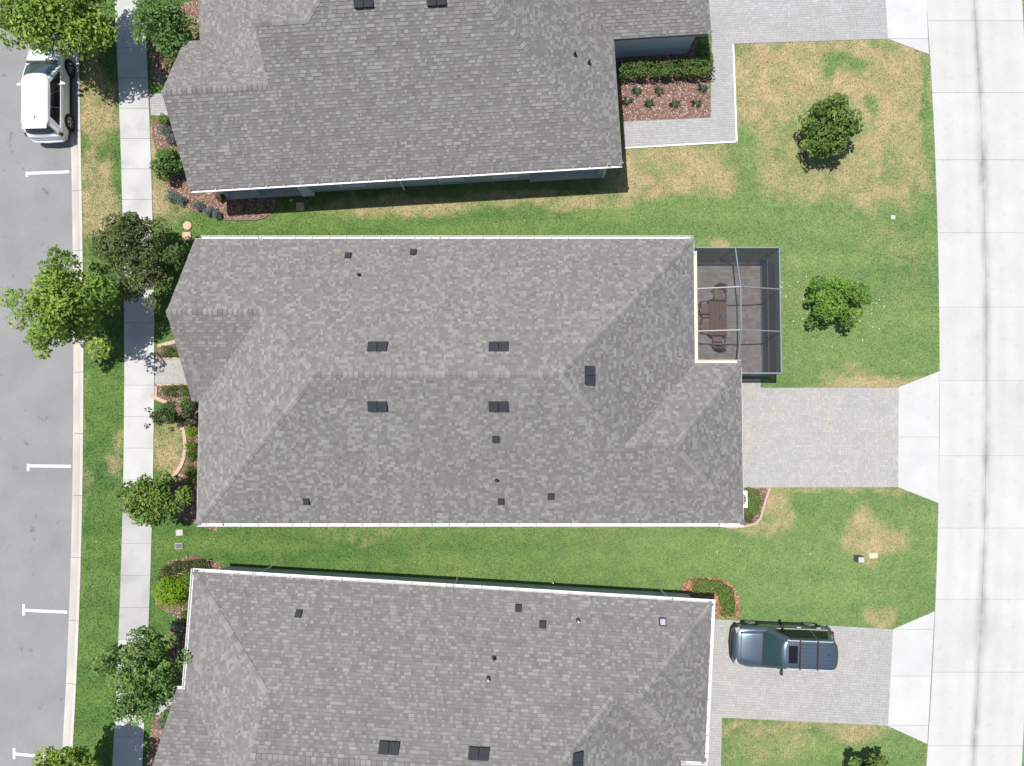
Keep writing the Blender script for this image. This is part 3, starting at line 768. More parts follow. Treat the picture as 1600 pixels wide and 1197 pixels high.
def std_facets(h, L, Wd, p, g, vw, j, kW, dutch=None):
    half = Wd / 2; wh = (Wd - vw) / 2; mm = K / kW
    A = [(-p, 0), (L, 0), (L - half, half)]; B = [(0, Wd)]
    Wf = [(0, 2 * g), (mm * g, g)]
    if dutch is None:
        A += [(mm * half, half), (mm * g, g)]; Wf += [(mm * half, half), (0, Wd)]; B += [(mm * half, half)]
    elif dutch[0] == 'mid':
        u0 = dutch[1]
        A += [(u0, half), (u0, u0 / mm), (mm * g, g)]; Wf += [(u0, u0 / mm), (u0, Wd - u0 / mm), (0, Wd)]; B += [(u0, Wd - u0 / mm), (u0, half)]
        h.tri_wall(u0 + .05, u0 / mm, Wd - u0 / mm, EAVE + kW * u0 - .05, half, EAVE + K * half - .05, 'trim', 'gablet_wall')
    else:
        vr = dutch[1]; u0 = mm * g + .04
        A += [(mm * half, half), (mm * vr, vr), (u0, vr), (u0, u0 / mm), (mm * g, g)]
        Wf += [(u0, u0 / mm), (u0, 2 * vr - u0 / mm), (mm * vr, vr), (mm * half, half), (0, Wd)]; B += [(mm * half, half)]
        h.facet([(u0, vr), (mm * vr, vr), (u0, 2 * vr - u0 / mm)], (0, -K, K * 2 * vr))
        h.tri_wall(u0 + .05, u0 / mm, 2 * vr - u0 / mm, EAVE + kW * u0 - .05, vr, EAVE + K * vr - .05, 'trim', 'gablet_wall')
    A += [(-p, g)]
    B += [(L - half, half), (L - wh, Wd - wh), (L + j - wh, Wd - wh), (L + j, Wd)]
    h.facet(A, (0, K, 0)); h.facet([(-p, g), (mm * g, g), (0, 2 * g), (-p, 2 * g)], (0, -K, K * 2 * g))
    h.facet(Wf, (kW, 0, 0)); h.facet(B, (0, -K, K * Wd))
    h.facet([(L, 0), (L, vw), (L - wh, Wd - wh), (L - half, half)], (-K, 0, K * L))
    h.facet([(L, vw), (L + j, vw), (L + j - wh, Wd - wh), (L - wh, Wd - wh)], (0, K, -K * vw))
    h.facet([(L + j, vw), (L + j, Wd), (L + j - wh, Wd - wh)], (-K, 0, K * (L + j)))
    h.outline = [(-p, 0), (L, 0), (L, vw), (L + j, vw), (L + j, Wd), (0, Wd), (0, 2 * g), (-p, 2 * g)]
    h.tri_wall(-p + .32, .35, 2 * g - .35, EAVE - .2, g, EAVE + K * (g) - .24 , 'trim')
OV = .43
def std_walls(L, Wd, p, g, vw, j):
    o = OV; return [(-p + .30, o), (L - o, o), (L - o, vw + o), (L + j - o, vw + o), (L + j - o, Wd - o), (o, Wd - o), (o, 2 * g - o), (-p + .30, 2 * g - o)]
PA = (0, K, 0)
# ---- the middle house
L, Wd, p, g, vw, j = 22.37, 12.87, .33, 3.7, 5.67, 2.09
hc = House('house', 'middle house with complete grey hip roof and screened patio cage', (-14.1, 7.92), 0.0, -1, 101)
std_facets(hc, L, Wd, p, g, vw, j, K)
hc.roof(); hc.under('trim'); hc.walls(std_walls(L, Wd, p, g, vw, j), 'stucco_cream')
hc.fascia([((-p, 0), (L, 0)), ((L, 0), (L, vw)), ((L, vw), (L + j, vw)), ((L + j, vw), (L + j, Wd)), ((L + j, Wd), (0, Wd)), ((0, Wd), (0, 2 * g))], 'trim')
hc.gutter((-p + .25, 0), (L, 0), 'white_metal', hole=(2.6, 10.9))
hc.gutter((0, Wd), (L + j, Wd), 'white_metal', hole=(1.1, 23.4))
hc.gutter((L, .55), (L, vw - .01), 'cream_metal', hang=False, hole=(.15,))
hc.gutter((L + .13, vw), (L + j, vw), 'cream_metal', hang=False)
PB = (0, -K, K * Wd); PE = (-K, 0, K * L)
for px, py, k in ((590, 542, 'double'), (779, 542, 'double'), (544, 399.5, 'box'), (646, 394, 'box'), (561, 430, 'pipe')): hc.vent(px, py, PA, k)
for px, py, k in ((590, 635, 'double'), (779, 635, 'double'), (775, 687, 'box'), (776, 750, 'pipe'), (783, 784, 'box'), (861, 776, 'box'), (479, 784, 'box')): hc.vent(px, py, PB, k)
hc.vent(921, 587, PE, 'double')
# ---- the top house
a_t = radians(3.45); L, Wd, p, g, vw, j, kW = 19.04, 12.87, .74, 3.48, 5.87, 4.5, .62
ht = House('house', 'house at the top edge with dark grey shingle roof and blue grey walls', (-14.704 + .74 * cos(a_t), 10.164 + .74 * sin(a_t)), a_t, 1, 202)
std_facets(ht, L, Wd, p, g, vw, j, kW, ('side', 5.45))
ht.roof(); ht.under('trim')
o = OV
ht.walls([(3.75, o), (14.9, o), (14.9, 2.8), (L - o, 2.8), (L - o, vw + o), (L + j - o, vw + o), (L + j - o, Wd - o), (o, Wd - o), (o, 2 * g - o), (-p + .3, 2 * g - o), (-p + .3, 2.4), (3.75, 2.4)], 'stucco_blue')
ht.fascia([((-p, 0), (L, 0)), ((L, 0), (L, vw)), ((L, vw), (L + j, vw)), ((L + j, vw), (L + j, Wd)), ((0, Wd), (0, 2 * g))], 'dark_trim')
ht.gutter((-p + .02, 0), (L, 0), 'white_metal', hole=(9.4, 19.2))
for (cx, cy, w, mt) in ((-p + .55, o + .2, .34, 'trim'), (1.4, o + .2, .34, 'stucco_blue'), (L - o - .2, o + .17, .34, 'stucco_blue'), (3.95, o + .1, .5, 'trim')):
    m = MB(); m.box(*ht.L(cx, cy, 1.18), w, w, 2.46); m.box(*ht.L(cx, cy, .12), w + .1, w + .1, .24); m.build('porch_column', mt, ht.t)
m = MB(); m.prism([(-p + .3, .3), (3.75, .3), (3.75, 2.4), (-p + .3, 2.4)], -.04, .10); m.build('porch_floor', 'box_grey', ht.t)
m = MB(); m.prism([(14.9, .3), (L - o, .3), (L - o, 2.8), (14.9, 2.8)], -.04, .09); m.build('lanai_floor', 'box_grey', ht.t)
for uc in (11.05, 14.0 - .3, 6.3):
    fr = MB()
    for du in (-.52, .52): fr.box(*ht.L(uc + du, o - .012, 1.5), .07, .06, 1.2)
    for dz in (.9, 2.1): fr.box(*ht.L(uc, o - .012, dz), 1.1, .06, .07)
    f = fr.build('window', 'trim', ht.t)
    m = MB(); m.box(*ht.L(uc, o - .008, 1.5), .97, .03, 1.13); m.build('pane', 'glass_dark', f)
    m = MB(); m.box(*ht.L(uc, o - .06, .85), 1.25, .16, .07); m.build('sill', 'trim', f)
for px, py, k in ((568, 3, 'double'), (682, 0, 'double')): ht.vent(px, py, PA, k)
PEt = (-K, 0, K * L)
ht.vent(898, 86, PEt, 'pipe'); ht.vent(920, 99, PEt, 'pipe')
# ---- the bottom house
a_b = radians(-3.4); L, Wd, p, g, vw, j, kW = 22.06, 11.85, .37, 3.33, 4.89, 1.09, .60
NWb = (-14.192, -7.075)
ob = (NWb[0] + Wd * sin(a_b), NWb[1] - Wd * cos(a_b))
hb = House('house', 'house at the bottom edge with grey roof and white gutters on three sides', ob, a_b, 1, 303)
std_facets(hb, L, Wd, p, g, vw, j, kW, ('mid', 4.46))
hb.roof(); hb.under('trim'); hb.walls([(q[0], Wd - .29) if abs(q[1] - (Wd - OV)) < 1e-6 else q for q in std_walls(L, Wd, p, g, vw, j)], 'stucco_green')
hb.fascia([((L, vw), (L + j, vw)), ((L + j, vw), (L + j, Wd)), ((L + j, Wd), (0, Wd)), ((0, Wd), (0, 2 * g))], 'trim')
hb.gutter((0, Wd), (L + j, Wd), 'white_metal', hole=(2.6, 11.6, 21.4))
hb.gutter((0, 2 * g + .05), (0, Wd + .12), 'white_metal')
hb.gutter((L + j, vw), (L + j, Wd + .12), 'white_metal')
hb.gutter((L + .25, vw), (L + j + .12, vw), 'white_metal', hang=False)
hb.gutter((-p, 2 * g), (-.02, 2 * g), 'white_metal', hang=False)
PB = (0, -K, K * Wd)
for px, py, k in ((467, 958, 'box'), (810, 949, 'box'), (848, 975, 'box'), (903, 969, 'gpipe'), (1035, 971, 'gbox'), (772, 1028, 'pipe'), (763, 1060, 'gpipe'), (608, 1168, 'double'), (748, 1177, 'double')): hb.vent(px, py, PB, k)
PEb = (-K, 0, K * L)
hb.vent(902, 1190, PEb, 'double')
for uc in (4.0, 8.4, 15.5, 19.6):
    fr = MB()
    for du in (-.52, .52): fr.box(*hb.L(uc + du, Wd - .29 + .012, 1.5), .07, .06, 1.2)
    for dz in (.9, 2.1): fr.box(*hb.L(uc, Wd - .29 + .012, dz), 1.1, .06, .07)
    f = fr.build('window', 'trim', hb.t)
    m = MB(); m.box(*hb.L(uc, Wd - .29 + .008, 1.5), .97, .03, 1.13); m.build('pane', 'glass_dark', f)

# ================================================================== screened patio cage
X0, X1, Y0, Y1 = 8.46, 12.24, 1.80, 7.56; ZR = 2.40; ZT = 3.05; XM = 10.22
C1 = P(1218, 452, ZR)[1]; C2 = P(1219, 518, ZR)[1]
cage = thing('patio_cage', 'grey aluminium screened patio cage attached to the middle house', 'patio cage')
fr = []
def beam(name, a, b, w=.048, h=.08):
    m = MB(); m.bar(a, b, w, h); return m.build(name, 'al_frame', cage)
for a, b in (((X0, Y1, ZR), (X1, Y1, ZR)), ((X1, Y1, ZR), (X1, Y0, ZR)), ((X1, Y0, ZR), (10.42, Y0, ZR))): beam('top_rail', a, b, .06, .07)
for a, b in (((X1, Y1 - .05, .06), (X1, Y0 + .05, .06)), ((X0, Y1, .06), (X1 - .05, Y1, .06)), ((X1 - .05, Y0, .06), (10.42, Y0, .06))): beam('bottom_rail', a, b, .05, .07)
for a, b in (((X1, Y1 - .05, .92), (X1, Y0 + .05, .92)), ((X0, Y1, .92), (X1 - .05, Y1, .92)), ((X1 - .05, Y0, .92), (10.42, Y0, .92))): beam('chair_rail', a, b, .045, .05)
for x, y in ((X1, Y1), (X1, C1), (X1, C2), (X1, Y0), (XM, Y1), (X0, Y1), (10.42, Y0)): beam('post', (x, y, 0), (x, y, ZR - .03), .055, .055)
for a, b in (((XM, C1, ZT), (XM, C2, ZT)), ((XM, Y1, ZR), (XM, C1, ZT)), ((XM, C2, ZT), (XM, Y0 + .1, ZR)), ((8.35, C1, ZR + .12), (XM, C1, ZT)), ((XM, C1, ZT), (X1, C1, ZR)), ((8.35, C2, ZR + .12), (XM, C2, ZT)), ((XM, C2, ZT), (X1, C2, ZR))): beam('roof_beam', a, b)
def panel(pts, mat):
    n = len(pts); obj('screen_panel', pts, [tuple(range(n))], mat, cage)
panel([(8.42, C1, ZR + .12), (XM, C1, ZT), (XM, Y1, ZR), (X0, Y1, ZR)], 'screen_roof')
panel([(XM, C1, ZT), (X1, C1, ZR), (X1, Y1, ZR), (XM, Y1, ZR)], 'screen_roof')
panel([(8.42, C2, ZR + .12), (XM, C2, ZT), (XM, C1, ZT), (8.42, C1, ZR + .12)], 'screen_roof')
panel([(XM, C2, ZT), (X1, C2, ZR), (X1, C1, ZR), (XM, C1, ZT)], 'screen_roof')
panel([(8.42, 2.40, ZR + .10), (XM, 2.40, ZR + .22), (XM, C2, ZT), (8.42, C2, ZR + .12)], 'screen_roof')
panel([(XM, Y0, ZR), (X1, Y0, ZR), (X1, C2, ZR), (XM, C2, ZT)], 'screen_roof')
for za, zb in ((.10, .90), (.94, 2.36)):
    for ya, yb in ((Y1, C1), (C1, C2), (C2, Y0)): panel([(X1, ya - .03, za), (X1, yb + .03, za), (X1, yb + .03, zb), (X1, ya - .03, zb)], 'screen_wall')
    for xa, xb in ((X0, XM), (XM, X1)): panel([(xa + .03, Y1, za), (xb - .03, Y1, za), (xb - .03, Y1, zb), (xa + .03, Y1, zb)], 'screen_wall')
    panel([(10.45, Y0, za), (X1 - .03, Y0, za), (X1 - .03, Y0, zb), (10.45, Y0, zb)], 'screen_wall')
# ---- dining set in the cage
tb = P(1122, 496, .74); TW, TL = .84, 1.72
t = thing('patio_table', 'long brown slatted dining table inside the screened cage', 'table', (tb[0], tb[1], .04))
for k in range(7):
    m = MB(); m.box(-TW / 2 + TW * (k + .5) / 7, 0, .70, TW / 7 - .012, TL, .03); m.build('slat', 'brown', t)
m = MB()
for sx in (-1, 1): m.box(sx * (TW / 2 - .04), 0, .66, .05, TL - .06, .06)
for sy in (-1, 1): m.box(0, sy * (TL / 2 - .05), .66, TW - .06, .05, .06)
m.build('apron', 'brown', t)
for sx in (-1, 1):
    for sy in (-1, 1): m = MB(); m.box(sx * (TW / 2 - .07), sy * (TL / 2 - .08), .34, .06, .06, .68); m.build('leg', 'brown', t)
def chair(px, py, rz, label):
    c = P(px, py, .5); t = thing('patio_chair', label, 'chair', (c[0], c[1], .04), rz, 'chairs round the patio table')
    m = MB(); m.box(0, 0, .42, .46, .46, .03); m.build('seat', 'sling', t)
    m = MB(); 
    for i in range(7):
        a = -.5 + i / 6.0; m.bar((a * .50, -.25 - .07 * (1 - 4 * a * a), .43), (a * .54, -.36 - .09 * (1 - 4 * a * a), .90), .088, .025)
    m.build('backrest', 'sling', t)
    m = MB(); m.tube([(a / 6.0 * .58, -.36 - .10 * (1 - 4 * (a / 6.0) ** 2), .91) for a in range(-3, 4)], .024, 6); m.build('top_rail', 'brown', t)
    for sx in (-1, 1):
        m = MB(); m.tube([(sx * .29, -.33, .68), (sx * .30, -.1, .67), (sx * .30, .17, .65), (sx * .28, .22, .58)], .026, 6); m.build('armrest', 'brown', t)
        for sy in (-1, 1): m = MB(); m.tube([(sx * .26, sy * .21, 0), (sx * .27, sy * .22, .62 if sy > 0 else .66)], .02, 6); m.build('leg', 'brown', t)
chair(1123, 460, pi, 'brown patio chair at the upper end of the dining table')
chair(1121.5, 531, 0, 'brown patio chair at the lower end of the dining table')
chair(1103, 481.5, -pi / 2, 'upper of two brown chairs along the house side of the table')
chair(1104, 508, -pi / 2, 'lower of two brown chairs along the house side of the table')
cc = P(1128, 494, .80)
t = thing('table_plant', 'small blue grey spiky potted plant on the patio table', 'plant', (cc[0], cc[1], .758))
m = MB(); m.tube([(0, 0, 0), (0, 0, .09)], [.06, .08], 10); m.build('pot', 'box_dark', t)
m = MB()
for k in range(9):
    a = k * 2.399 + .3; l = .16 + .07 * ((k * 7) % 5) / 4; d = (cos(a), sin(a)); s_ = (-d[1] * .035, d[0] * .035)
    q = [(0, 0, .08), (d[0] * l * .55 + s_[0], d[1] * l * .55 + s_[1], .17), (d[0] * l, d[1] * l, .14), (d[0] * l * .55 - s_[0], d[1] * l * .55 - s_[1], .17)]
    m.add(q, [(0, 1, 2), (0, 2, 3)])
m.build('leaves', 'blue_leaf', t)

# ================================================================== trees and shrubs
def leaves(r, centers, rads, n, size, pal, up=.5, wid=.55, shell=.62, flat=1.0):
    """many leaf plates spread through clumps; returns vertices, faces, face colours"""
    centers = np.asarray(centers, float); rads = np.asarray(rads, float)
    w = rads ** 2; ci = r.choice(len(centers), n, p=w / w.sum())
    d = r.normal(size=(n, 3)); d /= np.linalg.norm(d, axis=1, keepdims=True)
    rad = rads[ci] * (shell + (1.08 - shell) * r.uniform(0, 1, n) ** .6)
    pos = centers[ci] + d * rad[:, None] * np.array([1, 1, flat])
    nm = d * .75 + np.array([0, 0, up]) + r.normal(size=(n, 3)) * .42
    nm /= np.linalg.norm(nm, axis=1, keepdims=True)
    t = np.cross(nm, r.normal(size=(n, 3))); t /= np.linalg.norm(t, axis=1, keepdims=True); b = np.cross(nm, t)
    l = size * r.uniform(.65, 1.35, n)[:, None]; ww = l * wid
    V = np.stack([pos - t * l * .5, pos + b * ww * .5 + nm * l * .10, pos + t * l * .5 - nm * l * .06, pos - b * ww * .5 + nm * l * .10], 1)
    base = np.arange(n)[:, None] * 4
    F = np.stack([base + np.array([0, 2, 1]), base + np.array([0, 3, 2])], 1).reshape(-1, 3)
    pal = np.asarray(pal, float); tone = r.uniform(0, 1, len(centers))
    k = np.clip(tone[ci] * .55 + r.uniform(0, 1, n) * .45, 0, .999) * (len(pal) - 1)
    i0 = k.astype(int); f = (k - i0)[:, None]
    c = pal[i0] * (1 - f) + pal[np.minimum(i0 + 1, len(pal) - 1)] * f
    c *= r.uniform(.85, 1.18, (n, 1))
    return V.reshape(-1, 3), F, np.repeat(c, 2, 0)
def tree(name, label, px, py, zc, rx, ry, rz, n, size, pal, seed, nclump=42, base=None, trunk_r=.07, clr=(.20, .34), multi=1, group=None, up=.72, cat='tree', extra=(), fill=.8, irr=.30):
    r = np.random.RandomState(seed); R = random.Random(seed)
    c = P(px, py, zc); b = base if base else c
    t = thing(name, label, cat, (b[0], b[1], 0), 0, group)
    off = np.array([c[0] - b[0], c[1] - b[1], zc])
    cs = []; rs = []
    mean = (rx + ry) / 2
    while len(cs) < nclump:
        d = r.normal(size=3); d /= np.linalg.norm(d); q = r.uniform(0, 1) ** .42 * fill
        k = 1 + irr * (float(vnoise(d[0] * 1.7 + seed, d[1] * 1.7, 1.0, seed)) - .5) * 2
        cs.append(off + d * q * k * np.array([rx, ry, rz])); rs.append(mean * r.uniform(*clr) * (1.1 if q < .5 else .9))
    for ex, ey, ez, er in extra:
        e = P(ex, ey, ez); cs.append(np.array([e[0] - b[0], e[1] - b[1], ez])); rs.append(er)
    V, F, C = leaves(r, cs, rs, n, size, pal, up)
    obj('crown', V, F, 'leaf', t, fcol=C)
    m = MB()
    ztop = max(.4, zc - rz * .55)
    for q in range(multi):
        a = 2 * pi * q / multi + seed; sp = .0 if multi == 1 else .10
        foot = (cos(a) * sp, sin(a) * sp, -.05); fork = (cos(a) * sp * 2.2 + off[0] * .5, sin(a) * sp * 2.2 + off[1] * .5, ztop)
        m.tube([foot, (foot[0] * 1.3 + off[0] * .2, foot[1] * 1.3 + off[1] * .2, ztop * .5), fork], [trunk_r * 1.25, trunk_r, trunk_r * .8], 7)
        for i in range(q, min(len(cs), 22), multi):
            e = cs[i]; mid = tuple(.5 * fork[k] + .5 * e[k] + (.12 * mean * r.normal() if k < 2 else 0) for k in range(3))
            m.tube([fork, mid, tuple(e)], [trunk_r * .55, trunk_r * .32, .012], 5)
    m.build('trunk', 'bark', t)
    return t
MAPLE = [(.095, .170, .027), (.164, .273, .041), (.273, .390, .062), (.437, .520, .102)]
MID = [(.061, .128, .032), (.108, .215, .048), (.167, .295, .074), (.268, .376, .114)]
CRAPE = [(.055, .090, .032), (.090, .125, .040), (.085, .165, .040), (.150, .135, .055), (.13, .22, .055), (.23, .155, .080)]
MAGN = [(.056, .105, .025), (.105, .183, .037), (.175, .267, .056), (.294, .378, .113)]
LIME = [(.16, .28, .012), (.23, .37, .016), (.32, .45, .03)]
HEDGE = [(.087, .161, .033), (.141, .242, .051), (.228, .336, .087)]
tree('street_tree', 'bright green street tree overhanging the white car', 80, 8, 3.7, 2.75, 2.35, 1.6, 13000, .19, MAPLE, 1, 80, base=P(150, 20), trunk_r=.10, extra=[(20, 60, 3.4, .5), (150, 58, 3.4, .6), (165, 30, 3.4, .55), (130, 65, 3.4, .5), (172, 55, 3.2, .35), (10, 20, 3.6, .6), (60, 72, 3.2, .4), (100, 75, 3.2, .4)])
tree('garden_tree', 'round mid green tree beside the top left roof corner', 258, 36, 2.6, 1.42, 1.75, 1.4, 5200, .16, MID, 2, 46, base=P(268, 60), trunk_r=.08)
tree('street_tree', 'bright green street tree overhanging the road at the left edge', 92, 470, 3.7, 2.15, 2.05, 1.5, 8600, .19, MAPLE, 3, 52, base=P(158, 492), trunk_r=.10, extra=[(90, 400, 3.8, .42), (60, 530, 3.5, .5), (155, 545, 3.2, .5), (175, 480, 3.1, .32), (12, 465, 3.6, .4), (65, 548, 3.3, .35), (30, 500, 3.3, .45)])
tree('crape_myrtle', 'dark bronze green crape myrtle overhanging pavement and roof corner', 212, 402, 2.3, 2.15, 1.75, 1.15, 9000, .15, CRAPE, 4, 72, base=P(258, 425), trunk_r=.05, multi=4, extra=[(238, 470, 2.0, .36), (243, 480, 1.9, .25), (205, 340, 2.4, .3), (155, 370, 2.3, .35), (158, 420, 2.3, .3), (200, 350, 2.4, .35), (280, 400, 2.0, .35)], fill=.95, clr=(.16, .28))
tree('crape_myrtle', 'thin dark leaved shrub above the row of round bushes', 270, 649, 1.6, .98, .62, .7, 1250, .13, [(.04, .07, .03), (.07, .11, .04), (.10, .14, .05), (.06, .10, .03)], 5, 30, base=P(282, 655), trunk_r=.03, multi=3, extra=[(232, 640, 1.7, .14), (230, 665, 1.5, .13), (245, 655, 1.6, .18), (298, 632, 1.6, .24)], fill=1.0, clr=(.16, .28), cat='shrub')
tree('garden_tree', 'small bright green tree over the pavement below the round bushes', 243, 780, 2.0, 1.5, 1.05, .9, 4600, .17, [(.065, .125, .02), (.11, .195, .03), (.18, .275, .045), (.26, .34, .07)], 6, 44, base=P(285, 775), trunk_r=.06, extra=[(190, 772, 2.0, .32), (200, 764, 2.0, .32), (210, 785, 2.0, .32), (205, 770, 2.0, .3), (225, 752, 2.0, .3), (255, 745, 2.0, .3), (250, 812, 1.8, .25)])
tree('garden_tree', 'green tree with purple tinged leaves at the bottom left roof', 220, 1052, 2.7, 1.85, 1.95, 1.3, 9000, .15, [(.055, .125, .030), (.105, .215, .045), (.165, .29, .07), (.24, .36, .10), (.17, .18, .08)], 7, 76, base=P(262, 1040), trunk_r=.05, multi=4, extra=[(222, 985, 2.7, .22), (200, 1120, 2.4, .3), (185, 1110, 2.5, .25), (165, 1040, 2.7, .35), (265, 1000, 2.4, .35)], fill=.95, clr=(.16, .28))
tree('street_tree', 'bright green street tree at the bottom left edge of the view', 88, 1232, 3.6, 1.75, 1.7, 1.4, 6500, .19, MAPLE, 8, 44, base=P(140, 1205), trunk_r=.10, extra=[(100, 1180, 3.4, .3), (130, 1190, 3.2, .3)])
tree('magnolia', 'glossy dark green magnolia on the scorched lawn', 1294, 196, 1.7, 1.62, 1.62, 1.35, 6000, .16, MAGN, 9, 70, base=P(1278, 222), trunk_r=.06, clr=(.17, .25), fill=.84, irr=.08)
tree('magnolia', 'glossy yellow green young tree on the green lawn beside the cage', 1304, 472, 1.4, 1.55, 1.30, 1.05, 4600, .16, [(.065, .145, .022), (.11, .235, .032), (.18, .33, .05), (.27, .40, .08)], 10, 60, base=P(1282, 484), trunk_r=.05, extra=[(1340, 452, 1.3, .34), (1350, 450, 1.2, .24), (1328, 448, 1.4, .34), (1270, 500, 1.0, .3), (1278, 442, 1.5, .34), (1300, 442, 1.5, .34)], clr=(.16, .26), fill=.86, irr=.15)
tree('magnolia', 'dark green tree cut off by the bottom right edge', 1358, 1206, 1.4, .95, .75, 1.0, 1700, .18, MAGN, 11, 26, base=P(1345, 1192), trunk_r=.05, extra=[(1335, 1190, 1.3, .2), (1380, 1188, 1.3, .2)])
def shrub(name, label, px, py, h, rx, ry, n, size, pal, seed, group=None, cat='shrub', wid=.55, nclump=14, up=.5):
    r = np.random.RandomState(seed); c = P(px, py, h * .55)
    t = thing(name, label, cat, (c[0], c[1], 0), 0, group)
    cs = []; rs = []
    for i in range(nclump):
        d = r.normal(size=3); d /= np.linalg.norm(d); q = r.uniform(.3, .8)
        cs.append((d[0] * q * rx, d[1] * q * ry, h * .55 + d[2] * q * h * .42)); rs.append(min(rx, ry) * r.uniform(.30, .45))
    V, F, C = leaves(r, cs, rs, n, size, pal, up, wid); V[:, 2] = np.maximum(V[:, 2], .02)
    obj('foliage', V, F, 'leaf', t, fcol=C)
    m = MB()
    for i in range(5): m.tube([(.02 * cos(i), .02 * sin(i), -.03), tuple(np.array(cs[i]) * (.5, .5, .5)), tuple(cs[i])], [.022, .015, .006], 5)
    m.build('stem', 'bark', t)
    return t
shrub('round_bush', 'large bright yellow green round bush beside the bottom house corner', 271, 922, 1.15, .86, .84, 5200, .085, LIME, 21, nclump=40)
for k, (py, rr, lb, pal) in enumerate(((675, .25, 'topmost yellow green ball bush in the row along the middle house', LIME), (694, .27, 'second ball bush from the top in the row along the middle house', [(.10, .19, .012), (.16, .27, .016), (.24, .35, .03)]),
                       (713, .27, 'third ball bush from the top in the row along the middle house', [(.07, .15, .014), (.11, .20, .018), (.17, .27, .03)]), (734, .28, 'fourth ball bush from the top in the row along the middle house', [(.07, .15, .014), (.11, .20, .018), (.17, .27, .03)]),
                       (752, .26, 'lowest dark ball bush in the row, shaded by the small tree', HEDGE))):
    shrub('round_bush', lb, 297.5, py, .5, rr * 1.3, rr * 1.3, 1100, .05, pal, 30 + k, 'ball bushes along the middle house front', nclump=16)
def hedge(label, pts, w, h, n, size, pal, seed, cat='hedge'):
    r = np.random.RandomState(seed); q = [np.array(P(x, y, h * .8)) for x, y in pts]
    o = q[0]; t = thing('hedge', label, cat, (o[0], o[1], 0))
    cs = []; rs = []
    for a, b in zip(q[:-1], q[1:]):
        ln = np.linalg.norm(b - a); k = max(2, int(ln / (w * .4)))
        d = (b - a) / ln; s_ = np.array([-d[1], d[0]])
        for i in range(k + 1):
            for e in (-.28, .28):
                for zz in (.45, .75):
                    pnt = a + (b - a) * i / k + s_ * e * w - o; cs.append((pnt[0] + r.normal() * .03, pnt[1] + r.normal() * .03, h * zz)); rs.append(w * r.uniform(.22, .32))
    V, F, C = leaves(r, cs, rs, n, size, pal, .7); V[:, 2] = np.maximum(V[:, 2], .02)
    obj('foliage', V, F, 'leaf', t, fcol=C)
    m = MB()
    for i in range(0, len(cs), 5): m.tube([(cs[i][0], cs[i][1], -.03), tuple(cs[i])], [.02, .008], 5)
    m.build('stem', 'bark', t)
hedge('loose leafy hedge with reddish tips under the top house wall', [(970, 108), (1000, 106), (1040, 105), (1080, 104), (1110, 102)], .72, .95, 3600, .12, [(.045, .095, .022), (.08, .15, .03), (.13, .20, .05), (.10, .16, .035), (.22, .15, .08)], 41)
hedge('shaded shrub row turning up beside the path at the top house', [(1100, 66), (1103, 82), (1105, 96)], .55, .85, 1100, .11, HEDGE, 42)
hedge('small clipped hedge block above the front path', [(252, 549), (262, 549), (275, 549), (290, 549)], .48, .42, 1500, .06, [(.06, .11, .02), (.10, .165, .03), (.15, .21, .05)], 43)
hedge('small clipped hedge block below the front path', [(253, 610), (268, 610), (285, 610), (296, 610)], .5, .42, 1700, .06, [(.07, .12, .02), (.11, .17, .03), (.16, .21, .05)], 44)
hedge('L-shaped clipped hedge in the orange mulch bed', [(1088, 916), (1105, 917), (1125, 920), (1137, 930), (1138, 945), (1138, 960)], .62, .55, 3400, .07, HEDGE, 45)
hedge('low olive hedge arching behind the yellow green bush', [(250, 908), (258, 894), (272, 887), (290, 886), (306, 885), (320, 884)], .52, .5, 2600, .07, [(.06, .085, .02), (.09, .12, .03), (.13, .16, .05)], 46)
hedge('square dark hedge beside the air conditioner', [(1178, 769), (1178, 785), (1176, 800)], .62, .55, 1800, .07, HEDGE, 47)
hedge('trailing dark shrub below the air conditioner hedge', [(1164, 808), (1174, 810)], .42, .35, 700, .06, [(.05, .09, .02), (.09, .13, .03), (.16, .17, .06)], 48)
shrub('garden_shrub', 'glossy green shrub at the left edge of the top house roof', 264, 252, 1.5, .72, .95, 2600, .15, MID, 51, nclump=26)
shrub('garden_shrub', 'small green shrub just below the top left path', 256, 187, .7, .34, .30, 500, .09, HEDGE, 52)
BLUE = [(.14, .20, .21), (.21, .27, .28), (.28, .33, .33), (.15, .22, .16)]
for k, (x, y, rr, lb) in enumerate(((258, 202, .33, 'blue grey lavender clump nearest the top left path'), (266, 217, .30, 'blue grey lavender clump beside the glossy shrub'), (268, 306, .34, 'leftmost blue grey clump below the glossy shrub'), (281, 312, .32, 'blue grey clump under the roof corner of the top house'),
                                    (309, 320, .34, 'blue grey clump in the middle of the curved bed'), (327, 328, .33, 'blue grey clump second from the bed end by the stones'), (338, 334, .28, 'blue grey clump at the right end of the curved bed'),
                                    (278, 975, .40, 'blue grey clump between the yellow green bush and the purple tinged tree'), (252, 1130, .30, 'blue grey clump at the bottom left path'), (250, 118, .36, 'silvery clump shaded beneath the top left tree'))):
    shrub('lavender', lb, x, y, .5, rr, rr, 520, .10, BLUE, 60 + k, 'blue grey clumps in the garden beds', cat='lavender', wid=.2)
shrub('garden_shrub', 'reddish green shrub beside the porch column of the top house', 345, 305, .6, .3, .26, 320, .09, [(.05, .09, .03), (.10, .13, .04), (.26, .10, .06)], 71)
for k, (x, lb) in enumerate(((375, 'pale leaved plant deep in the shaded porch bed'), (407, 'pale leaved plant near the right end of the shaded porch bed'))):
    shrub('pale_plant', lb, x, 325, .3, .26, .16, 130, .11, [(.25, .32, .18), (.35, .42, .28), (.18, .26, .12)], 73 + k, 'pale plants in the porch bed', cat='plant')
